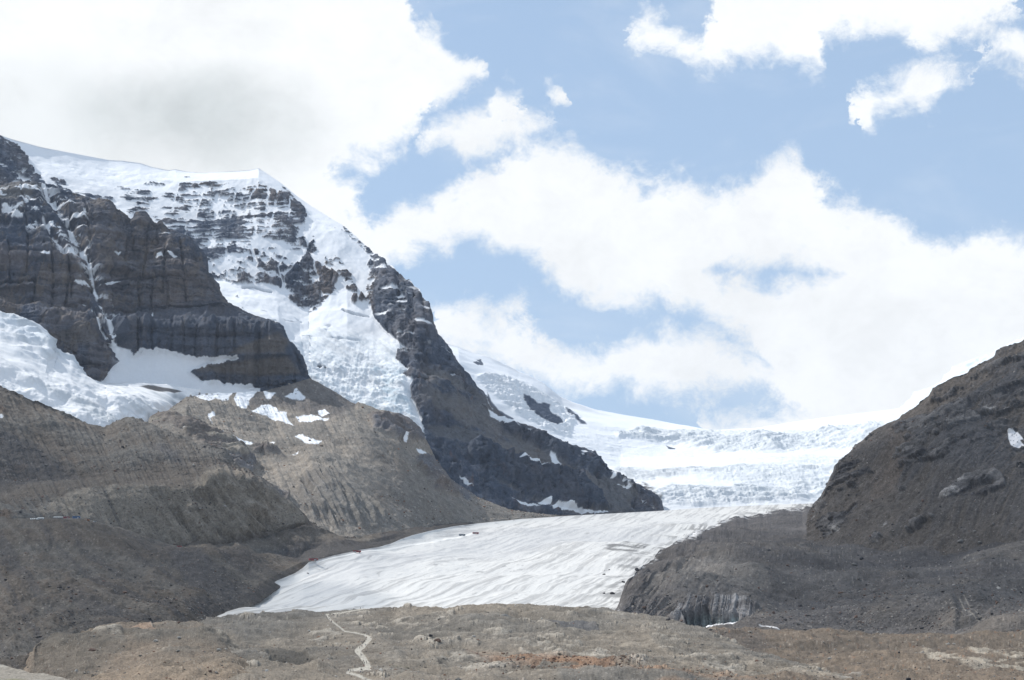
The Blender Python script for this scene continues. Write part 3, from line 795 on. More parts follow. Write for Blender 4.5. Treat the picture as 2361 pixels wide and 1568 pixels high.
def cliffs():
    top = [(-60, 430), (0, 432), (33, 423), (86, 420), (109, 424), (132, 430), (155, 442), (179, 447), (205, 459), (215, 462), (222, 461), (228, 457.5), (240, 459), (251, 462), (261, 470), (268, 483),
           (288, 495), (301, 508), (309, 500), (314, 490), (334, 490.5), (344, 503), (352, 516.5), (362, 521.5), (369, 510), (374, 514), (380, 521.5), (394, 533), (410, 538), (440, 549.5),
           (447, 559.5), (463, 576), (476, 589), (479, 626), (490, 635.6), (503, 659), (511, 682), (526, 702), (562, 721.6), (612, 738), (642, 746), (658, 761), (664, 778), (667, 805), (684, 841), (700, 866), (716, 872)]
    L = Land([([(-60, 765), (0, 765), (100, 785), (130, 815), (200, 870), (240, 895), (300, 905), (440, 920), (600, 918), (690, 895), (716, 890)],
               [(-60, 3890), (240, 3900), (330, 3980), (440, 4010), (716, 4060)]),
              ([(-60, 735), (0, 735), (100, 762), (130, 795), (200, 835), (238, 874), (264, 838), (300, 814), (420, 817), (470, 836), (500, 868), (560, 884), (640, 893), (690, 878), (716, 880)],
               [(-60, 3910), (240, 3920), (300, 4015), (440, 4030), (716, 4075)]),
              ([(-60, 700), (0, 700), (150, 740), (235, 800), (262, 760), (300, 750), (560, 750), (640, 762), (662, 800), (690, 868), (716, 878)],
               [(-60, 3920), (240, 3930), (300, 4030), (560, 4040), (716, 4080)]),
              ([(-60, 690), (0, 690), (150, 722), (262, 722), (400, 722), (562, 726), (612, 740), (642, 750), (660, 785), (690, 866), (716, 876)],
               [(-60, 3990), (240, 4030), (300, 4140), (560, 4150), (716, 4090)]),
              ([(-60, 600), (0, 600), (200, 600), (400, 612), (476, 640), (510, 690), (562, 724), (642, 748), (665, 790), (716, 874)],
               [(-60, 4060), (240, 4110), (300, 4200), (560, 4190), (716, 4100)]),
              (top, [(-60, 4280), (200, 4330), (240, 4300), (330, 4310), (460, 4300), (560, 4260), (716, 4120)])],
             -60, 716, 1.4, 1.4, smooth=5)
    x, y, P = L.x, L.y, L.P0
    n1 = fbm(P, 140, 5, seed=51)
    n2 = fbm(P, 45, 5, seed=52)
    # cleft that holds the snow couloir
    couloir = [(100, 425), (112, 452), (130, 475), (150, 510), (175, 560), (205, 600), (208, 620), (215, 660), (232, 700), (250, 735), (262, 770), (270, 800), (280, 830)]
    dc = sline(x + n2 * 2, y, couloir)
    second = sline(x + n2 * 2, y, [(100, 510), (118, 545), (145, 575), (152, 590)])
    third = sline(x + n2 * 1.5, y, [(188, 700), (200, 705), (215, 725), (228, 755), (240, 772), (256, 795)])
    fourth = sline(x + n2 * 2, y, [(150, 500), (170, 545), (165, 560), (170, 590)])
    flute = fbm(P, 70, 5, stretch=(0.5, 1, 3.4), ridged=True, seed=53)
    block = fbm(P, 150, 5, ridged=True, seed=54, stretch=(0.75, 1, 1.5))
    pillar = fbm(P, 210, 2, stretch=(0.5, 0.6, 5), ridged=True, seed=55)
    strat = fbm(P, 30, 3, stretch=(9, 9, 0.6), seed=56)
    sub = ss(y, 745, 756) * ss(x, 255, 275) * ss(sdf(x, y, [(262, 745), (665, 745), (700, 870), (640, 900), (480, 886), (440, 862), (480, 832), (300, 812)]), -6, 4)
    nf = fbm(P, 34, 6, stretch=(1.2, 1.2, 0.9), seed=68, gain=0.68)
    crack = ss(fbm(P, 85, 2, stretch=(0.7, 0.8, 9), ridged=True, seed=69), 0.88, 0.985)
    crack2 = ss(fbm(P, 36, 3, stretch=(0.7, 0.8, 5), ridged=True, seed=70), 0.86, 0.97)
    ledge = ss(fbm(P + np.stack([0 * x, 0 * x, 12 * n1], -1), 95, 2, stretch=(12, 12, 0.6), ridged=True, seed=63), 0.90, 0.985)
    cleft = np.zeros(x.shape)
    for pts, wd in (([(196, 470), (205, 520), (207, 570), (202, 625)], 3.0), ([(379, 575), (384, 640), (390, 716)], 2.0), ([(288, 500), (292, 560), (286, 600)], 2.0), ([(345, 510), (338, 570), (330, 640)], 1.6), ([(414, 560), (420, 620), (430, 700)], 1.5),
                    ([(318, 655), (322, 712)], 1.4), ([(355, 652), (350, 715)], 1.4), ([(318, 748), (316, 812)], 2.4), ([(352, 748), (354, 812)], 2.2), ([(397, 748), (396, 815)], 2.8), ([(423, 750), (425, 815)], 2.0), ([(455, 750), (452, 820)], 2.2),
                    ([(503, 752), (500, 822)], 2.4), ([(540, 756), (545, 815)], 1.8), ([(600, 770), (596, 815)], 1.6), ([(240, 650), (310, 647), (400, 642), (482, 640)], 1.5), ([(0, 655), (80, 652), (170, 650)], 1.5),
                    ([(282, 722), (400, 716), (530, 712)], 1.4), ([(60, 500), (66, 570), (60, 640)], 1.8), ([(120, 560), (124, 640), (118, 720)], 1.8), ([(160, 600), (166, 690)], 1.6), ([(20, 560), (24, 650)], 1.5), ([(255, 600), (262, 690), (268, 735)], 2.4)):
        cleft = np.maximum(cleft, ss(sline(x + n2 * 3, y + n2 * 2, pts), wd + 2.5, wd * 0.3))
    r = -cleft * 7 - crack * 8 - crack2 * 4 - ledge * 6 + (flute - 0.5) * 22 + (block - 0.5) * 20 + (pillar - 0.5) * 24 + strat * 11 + n1 * 5
    r = r + sub * (fbm(P, 60, 3, stretch=(0.5, 1, 6), ridged=True, seed=57) - 0.4) * 30
    r = r - ss(dc, 22, 3) * 20 - ss(second, 10, 1) * 14 - ss(third, 9, 1) * 14
    # snow apron under the wall
    nfa = fbm(P, 22, 5, seed=59, gain=0.68)
    ap = sdf(x + n2 * 3 + nfa * 7, y + n2 * 2 + nfa * 5, [(232, 900), (240, 872), (258, 850), (268, 815), (264, 795), (275, 795), (292, 808), (300, 822), (325, 808), (395, 812), (420, 818), (455, 828), (500, 825), (550, 820), (548, 830), (500, 838), (470, 848), (440, 862),
                                      (470, 878), (540, 886), (600, 900), (610, 930), (232, 930)])
    snow = ss(ap, -0.8, 0.8)
    r = r * (1 - 0.93 * ss(ap, -2, 8)) + ss(ap, -2, 8) * fbm(P, 80, 3, seed=58) * 4
    r = r * L.calm_edge([p for p in top if p[1] > 0], 0.25, 24)
    L.push(r, micro=(12, 3.4, 1 - 0.9 * snow))
    c = rock_cliff_colour(L, 60, 0.50)
    c = mixc(c, BLUE_ROCK * 0.42, np.clip(cleft * 0.75 * ss(n2, -0.6, 0.3) + crack * 0.6 + 0.6 * crack2 + 0.6 * ledge, 0, 1) * 0.6)  # occlusion in clefts, cracks and under ledges painted as darker rock
    bed = fbm(P + np.stack([0 * x, 0 * x, 14 * n1], -1), 16, 4, stretch=(9, 9, 0.6), seed=62, gain=0.65)
    c = mixc(c, BLUE_ROCK * 0.55, ss(bed, 0.05, 0.45) * 0.45)
    c = mixc(c, GREY_ROCK * 1.35, ss(-bed, 0.15, 0.5) * 0.4)
    c = mixc(c, np.array([0.17, 0.145, 0.125]), ss(fbm(P, 30, 5, stretch=(0.6, 1, 1.8), seed=64, gain=0.7), 0.10, 0.45) * 0.55)
    lower = ss(y, 690, 730) * ss(x, 240, 280)
    c = mixc(c, BLUE_ROCK * 0.9, lower * 0.55)
    tanp = ss(sdf(x + n1 * 15, y + n1 * 10, [(-80, 560), (60, 580), (90, 600), (40, 620), (-80, 620)]), -10, 15)
    c = mixc(c, BROWN_ROCK * 1.5, tanp * 0.5)
    led = ss(sdf(x + n1 * 8, y + n1 * 4, [(455, 838), (560, 832), (660, 820), (690, 862), (600, 868), (500, 862), (450, 858)]), -4, 8)
    led = np.maximum(led, ss(sdf(x + n1 * 8, y + n1 * 4, [(520, 818), (560, 790), (640, 768), (660, 790), (655, 818)]), -4, 8))
    led = np.maximum(led, ss(sdf(x + n1 * 8, y + n1 * 4, [(110, 775), (180, 748), (225, 775), (200, 800), (120, 800)]), -4, 8) * 0.7)
    c = mixc(c, BROWN_TILL * 0.95, led * 0.75)
    cap = ss(sdf(x + n1 * 8, y + n1 * 5, [(-80, 432), (90, 418), (104, 430), (70, 470), (-80, 490)]), -6, 8)
    c = mixc(c, GREY_TILL * 1.1, cap * 0.6)
    # snow in the cracks and on the ledges
    spk = ss(fbm(P, 30, 5, stretch=(1.8, 1, 0.8), seed=66, gain=0.6) + 0.25 * n1, 0.14, 0.26)
    upl = 1.0 * ss(sdf(x + n1 * 14, y + n1 * 8, [(-80, 445), (95, 430), (130, 500), (175, 560), (200, 600), (150, 600), (110, 545), (-80, 530)]), -8, 12)
    upl2 = ss(sdf(x + n1 * 10, y, [(105, 430), (205, 470), (215, 600), (190, 620), (150, 560)]), -6, 10) * 0.8
    s = np.maximum(upl, upl2 * 0.0) * spk
    s = np.maximum(s, upl2 * ss(fbm(P, 30, 5, stretch=(1.8, 1, 0.8), seed=67, gain=0.65), 0.28, 0.38))
    wv = 4.0 + 2.5 * n2
    s = np.maximum(s, ss(dc, wv + 1.2, wv - 1.0) * ss(n2 + ss(y, 600, 640) * 1.2, -0.5, 0.0))
    s = np.maximum(s, ss(dc, 9, 4) * ss(y, 640, 720) * ss(nf, 0.0, 0.2))
    s = np.maximum(s, ss(second, 4, 1.5) * ss(n2, -0.25, 0.1))
    s = np.maximum(s, ss(third, 2.6, 1.2) * ss(n2, -0.35, 0.0))
    s = np.maximum(s, ss(fourth, 5, 2) * ss(n2, -0.2, 0.2))
    for pts in ([(360, 597), (372, 592), (378, 598), (364, 601)], [(384, 592), (396, 592), (406, 597), (392, 597)], [(255, 588), (275, 586), (270, 591)],
                [(170, 652), (200, 648), (208, 655), (180, 656)], [(228, 655), (262, 648), (275, 652), (250, 657)], [(95, 596), (112, 592), (118, 598), (104, 600)],
                [(20, 500), (45, 495), (55, 508), (30, 512)], [(368, 540), (395, 538), (390, 543)], [(350, 739), (355, 733), (353, 745)]):
        s = np.maximum(s, ss(sdf(x + n2 * 2.5, y + n2 * 1.5, pts), -1.0, 0.6))
    s = np.maximum(s, ss(strat + n2 * 0.6, 0.72, 0.85) * 0.8 * ss(x, 540, 600) * ss(y, 715, 722) * ss(752 - y, 0, 6))
    s = np.clip(s, 0, 1) * ss(nf + 0.5 * n2, -0.32, -0.12)
    s = np.maximum(s, ss(nf, 0.30, 0.42) * ss(dc, 34, 6) * 0.8)
    c = mixc(c, SNOW * 0.95, np.clip(s, 0, 1))
    c = mixc(c, SNOW * 0.96, snow)
    L.emit('cliff', c, M_ROCK)
    return L


def left_glacier():
    L = Land([([(-60, 900), (0, 920), (100, 960), (240, 1010), (300, 1000), (400, 995), (430, 965), (450, 932), (462, 908)], [(-60, 3150), (240, 3350), (330, 3550), (400, 3780), (462, 3950)]),
              ([(-60, 820), (0, 830), (130, 880), (240, 930), (400, 940), (430, 935), (450, 920), (462, 906)], [(-60, 3350), (240, 3550), (330, 3680), (400, 3830), (462, 3970)]),
              ([(-60, 722), (0, 728), (45, 740), (88, 756), (108, 761), (112, 785), (122, 808), (162, 817), (180, 838), (196, 853), (221, 868), (240, 873), (300, 880), (430, 898), (540, 903), (640, 905)],
               [(-60, 3880), (240, 3860), (330, 3890), (430, 3940), (462, 3960)])],
             -60, 462, 1.4, 1.4, back=0.2, smooth=8)
    x, y, P = L.x, L.y, L.P0
    n1 = fbm(P, 160, 4, seed=71)
    n2 = fbm(P, 40, 4, seed=72)
    flow = fbm(P + np.stack([0 * x, 0 * x, P[..., 0] * 0.55], -1), 34, 5, stretch=(6, 3, 0.35), seed=73, gain=0.68)
    up = ss(y - (760 + x * 0.42), 60, -10) * ss(x, 270, 180)
    cre = fbm(P, 65, 4, ridged=True, stretch=(2.2, 1, 0.5), seed=74, gain=0.55)
    low = ss(y - (830 + (x) * 0.25), -10, 40)
    L.push(n1 * 14 + up * (cre - 0.5) * 34 + low * (fbm(P, 50, 4, stretch=(0.5, 1, 2), seed=75) * 6 + 8) + flow * 2.5)
    c = mixc(base_col(L, np.array([0.76, 0.77, 0.785])), np.array([0.58, 0.63, 0.68]), up * ss(cre, 0.45, 0.85))
    ice = sdf(x + n1 * 8, y + n1 * 5, [(-80, 700), (100, 750), (240, 872), (330, 893), (404, 914), (450, 935), (434, 960), (340, 1010), (-80, 1010)])
    icy = ss(ice, -4, 10)
    c = mixc(c, np.array([0.52, 0.55, 0.57]), icy * ss(flow, -0.1, 0.5) * 0.75)
    dirtband = ss(fbm(P + np.stack([0 * x, 0 * x, P[..., 0] * 0.30], -1), 60, 3, stretch=(4, 2, 0.25), seed=76), 0.45, 0.75)
    c = mixc(c, np.array([0.24, 0.25, 0.27]), dirtband * icy * ss(y - (850 + x * 0.3), 0, 30) * ss(x, 290, 60) * 0.75)
    tip = ss(sdf(x + n2 * 5, y + n2 * 4, [(395, 905), (455, 930), (440, 965), (380, 985), (372, 960), (395, 945)]), -8, 8)
    c = mixc(c, np.array([0.22, 0.25, 0.28]), tip * ss(cre + n2 * 0.3, 0.3, 0.7) * 0.8)
    c = mixc(c, DARK_TILL * 1.3, ss(sdf(x + n2 * 3, y + n2 * 2, [(322, 888), (345, 888), (420, 908), (400, 910), (350, 898)]), -1, 1.5))
    L.emit('mountain_glacier', c, M_ICE)


def talus():
    L = Land([([(300, 1040), (330, 1010), (415, 1040), (460, 1060), (588, 1125), (699, 1210), (760, 1245), (850, 1258), (950, 1245), (1040, 1228), (1180, 1212), (1310, 1202)],
               [(300, 3250), (460, 3200), (588, 3150), (699, 3080), (760, 3020), (850, 3080), (950, 3330), (1040, 3620), (1180, 3920), (1310, 4200)]),
              ([(300, 1035), (330, 1005), (415, 1030), (460, 1045), (588, 1110), (699, 1195), (760, 1225), (850, 1235), (950, 1222), (1040, 1205), (1180, 1195), (1310, 1196)],
               [(300, 3270), (460, 3230), (588, 3190), (699, 3130), (760, 3090), (850, 3160), (950, 3400), (1040, 3700), (1180, 3980), (1310, 4220)]),
              ([(300, 1010), (345, 1000), (430, 990), (520, 1020), (600, 1075), (680, 1080), (720, 1070), (800, 1085), (860, 1110), (930, 1130), (1040, 1160), (1180, 1185), (1310, 1194)],
               [(300, 3320), (430, 3400), (520, 3450), (600, 3430), (680, 3400), (800, 3420), (930, 3560), (1040, 3800), (1180, 4020), (1310, 4230)]),
              ([(300, 1000), (345, 985), (430, 945), (560, 960), (620, 985), (700, 985), (770, 975), (860, 985), (920, 1010), (960, 1060), (1000, 1100), (1060, 1140), (1180, 1180), (1310, 1193)],
               [(300, 3400), (430, 3600), (560, 3720), (700, 3760), (860, 3800), (960, 3850), (1060, 3920), (1180, 4060), (1310, 4240)]),
              ([(300, 995), (345, 980), (380, 962), (392, 942), (430, 915), (470, 908), (600, 903), (690, 880), (716, 872), (745, 888), (771, 902), (800, 921), (819, 931), (826, 926), (874, 944), (918, 952), (948, 968), (968, 988), (988, 1022), (1005, 1060), (1040, 1105), (1100, 1145), (1180, 1176), (1310, 1192)],
               [(300, 3450), (430, 3760), (600, 3950), (716, 4080), (819, 4080), (918, 4100), (973, 4080), (1040, 4030), (1180, 4100), (1310, 4250)])],
             300, 1310, 1.4, 1.4, back=0.5, smooth=9)
    x, y, P = L.x, L.y, L.P0
    n1 = fbm(P, 150, 5, seed=81)
    n2 = fbm(P, 40, 5, seed=82)
    gul = ss(sdf(x + n1 * 6, y + n1 * 5, [(668, 1140), (700, 1080), (740, 1078), (800, 1100), (870, 1150), (900, 1195), (850, 1215), (780, 1215), (700, 1200)]), -5, 16)
    g = lfbm(x - 0.62 * (y - 1080) + 5 * n1, y, 19, 3, 0.5, 83, True, 5)
    chute = lfbm(x - (0.5 + 0.5 * ss(x, 760, 1000)) * (y - 1000) + 8 * n1, y, 13, 5, 0.62, 84, False, 8)
    rocks = [([(852, 965), (880, 950), (920, 950), (970, 962), (985, 1005), (960, 1015), (900, 1000), (860, 985)], 1.0),
             ([(425, 965), (480, 985), (560, 1025), (590, 1060), (580, 1088), (540, 1070), (480, 1040), (440, 1015), (400, 990), (350, 985), (390, 955)], 0.7),
             ([(580, 1030), (640, 1040), (655, 1050), (620, 1052), (585, 1045)], 0.8),
             ([(960, 1045), (1050, 1050), (1060, 1075), (1110, 1120), (1080, 1150), (1000, 1130), (980, 1100), (955, 1075)], 0.9),
             ([(600, 1130), (640, 1120), (670, 1150), (660, 1165), (630, 1150)], 0.7)]
    rk = np.zeros(x.shape)
    for pts, k in rocks:
        rk = np.maximum(rk, k * ss(sdf(x + n1 * 7 + n2 * 4, y + n1 * 5 + n2 * 3, pts), -3, 5))
    strat = fbm(P, 18, 3, stretch=(6, 6, 0.6), seed=85)
    r = n1 * 11 + n2 * 2.4 + gul * (g - 0.62) * 34 + chute * 3.5 * (1 - rk) + rk * (fbm(P, 55, 5, ridged=True, seed=86) * 34 - 10 + strat * 9)
    ft = [(392, 942), (430, 915), (470, 908), (600, 903), (690, 880), (716, 872), (745, 888), (771, 902), (819, 931), (874, 944), (918, 952), (948, 968), (968, 988), (988, 1022), (1005, 1060), (1040, 1105), (1100, 1145), (1180, 1176), (1310, 1192)]
    L.push(r * L.calm_edge(ft, 0.12, 30), micro=(9, 1.4))
    c = mixc(base_col(L, TAN), GREY_TILL, ss(n1 + 0.3 * chute, -0.3, 0.5) * 0.8)
    dark = ss(sdf(x + n1 * 14, y + n1 * 10, [(560, 890), (700, 860), (830, 925), (800, 960), (740, 960), (640, 930), (590, 950), (560, 930)]), -8, 14)
    c = mixc(c, np.array([0.115, 0.11, 0.112]), dark * 0.75)
    c = mixc(c, BROWN_TILL * 1.1, ss(fbm(P, 200, 4, seed=87), 0.0, 0.6) * 0.6)
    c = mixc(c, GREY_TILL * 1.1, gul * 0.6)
    c = mixc(c, DARK_TILL * 1.3, gul * ss(g, 0.5, 0.2) * 0.6)  # shading inside the gullies put into the colour
    c = mixc(c, DARK_TILL * 1.5, gul * ss(x + n1 * 30, 860, 700) * 0.25)  # painted gully shading deepens towards the left
    right = ss(sdf(x + n1 * 14, y + n1 * 10, [(900, 1120), (960, 1090), (1100, 1130), (1310, 1180), (1310, 1215), (950, 1240), (900, 1180)]), -8, 14)
    c = mixc(c, GREY_TILL * 1.05, right * 0.6)
    rcol = mixc(mixc(base_col(L, GREY_ROCK), BROWN_ROCK, ss(n1, -0.4, 0.4)), np.array([0.26, 0.235, 0.20]), ss(strat + n2 * 0.5, 0.1, 0.6) * ss(x, 800, 560))
    c = mixc(c, rcol, np.clip(rk, 0, 1) * 0.92)
    sp = ss(fbm(P, 7, 2, seed=88), 0.75, 1.05)
    c = mixc(c, PALE, sp * 0.35 * (1 - rk))
    c = c * (1 + 0.28 * fbm(P, 14, 4, seed=89, gain=0.7))[..., None]
    snow = np.zeros(x.shape)
    for pts in ([(415, 895), (600, 897), (595, 905), (575, 925), (565, 940), (555, 942), (545, 930), (540, 915), (548, 898), (543, 893), (535, 905), (528, 920), (512, 922), (495, 915), (480, 922), (465, 918), (440, 908), (400, 905)],
                [(608, 900), (625, 905), (638, 905), (622, 915), (612, 915)],
                [(580, 945), (600, 940), (618, 927), (635, 935), (642, 945), (660, 945), (665, 965), (677, 982), (650, 972), (620, 960), (600, 955)],
                [(658, 910), (685, 895), (703, 912), (690, 917), (672, 912)],
                [(683, 955), (720, 950), (740, 958), (760, 962), (735, 972), (712, 977), (690, 968)],
                [(735, 940), (748, 936), (762, 950), (745, 952), (735, 950)],
                [(480, 948), (492, 947), (497, 955), (488, 958), (492, 966)],
                [(495, 992), (510, 998), (545, 1003), (585, 1020), (575, 1027), (545, 1025), (520, 1010)],
                [(612, 1023), (635, 1024), (628, 1029), (618, 1028)],
                [(680, 1013), (692, 1008), (715, 1015), (742, 1014), (735, 1026), (710, 1024), (690, 1018)],
                [(672, 1044), (690, 1043), (683, 1046)],
                [(928, 1000), (934, 1001), (943, 1013), (940, 1019), (932, 1013)],
                [(963, 1031), (970, 1033), (984, 1043), (978, 1046), (968, 1040)]):
        snow = np.maximum(snow, ss(sdf(x + n2 * 4, y + n2 * 2.6, pts), -0.9, 0.9))
    c = mixc(c, SNOW * 0.99, snow)
    c = mixc(c * np.array([1.05, 1.035, 1.01]), SNOW * 0.99, snow)
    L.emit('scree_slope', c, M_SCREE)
    return L


def moraine():
    crest = [(-60, 868), (0, 883), (40, 903), (66, 916), (92, 921), (129, 942), (165, 964), (200, 975), (239, 988), (255, 980), (272, 971), (290, 967), (305, 965.6), (331, 973), (368, 989), (415, 1008), (460, 1030), (515, 1052), (551, 1074), (588, 1092),
             (643, 1133), (699, 1173), (749, 1217), (790, 1236), (860, 1242)]
    L = Land([([(-60, 1210), (130, 1212), (280, 1240), (420, 1270), (560, 1275), (640, 1262), (700, 1250), (800, 1262), (860, 1262)], [(-60, 2400), (130, 2470), (280, 2560), (420, 2610), (560, 2690), (640, 2780), (700, 2850), (860, 3050)]),
              ([(-60, 1186), (0, 1186), (129, 1184), (257, 1208), (368, 1236), (529, 1229), (625, 1218), (700, 1203), (770, 1232), (860, 1246)], [(-60, 2430), (130, 2500), (280, 2590), (420, 2640), (560, 2705), (640, 2800), (700, 2870), (860, 3070)]),
              ([(-60, 1140), (0, 1135), (60, 1128), (184, 1110), (331, 1106), (460, 1108), (505, 1082), (588, 1101), (643, 1141), (699, 1181), (770, 1231), (860, 1245)], [(-60, 2540), (184, 2640), (331, 2680), (460, 2720), (588, 2810), (700, 2920), (860, 3080)]),
              ([(-60, 1128), (0, 1122), (60, 1112), (184, 1098), (331, 1094), (460, 1094), (505, 1076), (588, 1098), (643, 1138), (699, 1179), (770, 1229), (860, 1244)], [(-60, 2640), (184, 2740), (331, 2780), (460, 2800), (588, 2850), (700, 2935), (860, 3085)]),
              ([(-60, 1000), (0, 1010), (100, 1020), (239, 1040), (331, 1030), (460, 1058), (505, 1064), (588, 1096), (643, 1136), (699, 1177), (770, 1227), (860, 1243)], [(-60, 2800), (184, 2900), (331, 2920), (460, 2890), (588, 2890), (700, 2950), (860, 3090)]),
              (crest, [(-60, 3050), (240, 3130), (331, 3080), (460, 2990), (588, 2930), (700, 2965), (860, 3095)])],
             -60, 860, 1.35, 1.35, back=0.55, smooth=6)
    x, y, P = L.x, L.y, L.P0
    n1 = fbm(P, 160, 5, seed=91)
    n2 = fbm(P, 30, 4, seed=92)
    gz = ss(sdf(x + n1 * 5, y + n1 * 4, [(60, 1195), (110, 1150), (190, 1112), (330, 1106), (440, 1106), (500, 1068), (560, 1078), (650, 1140), (715, 1190), (700, 1215), (560, 1236), (400, 1245), (250, 1215), (140, 1195)]), -4, 18)
    cl = x - (0.45 + 0.35 * ss(x, 250, 560)) * (y - 1100) + 5 * n1
    g1 = lfbm(cl, y, 21, 2, 0.5, 93, True, 5)
    g2 = lfbm(cl, y, 8, 3, 0.6, 94, True, 5)
    strength = (0.35 + 0.65 * ss(x, 300, 480)) * gz
    ch = lfbm(x - 0.55 * (y - 1000) + 8 * n1, y, 16, 5, 0.62, 95, False, 7)
    L.push(n1 * 15 + n2 * 1.6 + strength * ((g1 - 0.65) * 26 + (g2 - 0.5) * 6) + (1 - gz) * ch * 3.5, micro=(8, 1.3))
    c = mixc(base_col(L, BROWN_TILL), GREY_TILL * 0.95, ss(n1 + 0.4 * ch, -0.4, 0.5))
    c = mixc(c, GREY_TILL * np.array([1.72, 1.6, 1.44]), gz * 0.85)  # gully flank coloured lighter to offset its facing away from the sun
    c = mixc(c, DARK_TILL * 1.3, gz * ss(g1, 0.55, 0.2) * 0.6)  # shade down the gully cuts painted into the colour
    dk = ss(sdf(x + n1 * 20, y + n1 * 12, [(-80, 960), (40, 1000), (120, 1040), (180, 1090), (60, 1110), (-80, 1120)]), -10, 20)
    c = mixc(c, DARK_TILL * 1.25, dk * 0.75)
    rust = ss(fbm(P, 120, 5, seed=96, stretch=(1, 1, 0.6)), 0.3, 0.7) * ss(x, 260, 60)
    c = mixc(c, np.array([0.17, 0.115, 0.082]), rust * 0.55)
    c = mixc(c, DARK_TILL * 1.6, ss(sdf(x + n1 * 8, y + n1 * 5, [(370, 1020), (410, 1040), (430, 1070), (380, 1060), (340, 1020)]), -5, 10) * 0.6)
    sp = ss(fbm(P, 5, 2, seed=97), 0.8, 1.1)
    c = mixc(c, PALE, sp * 0.35)
    c = c * (1 + 0.28 * fbm(P, 11, 4, seed=98, gain=0.7))[..., None]
    c = mixc(c, SNOW, ss(sdf(x, y, [(-30, 957), (3, 958), (7, 963), (5, 967), (-30, 966)]), -1, 1))
    c = c * np.array([0.85, 0.84, 0.825])
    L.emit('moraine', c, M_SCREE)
    return L


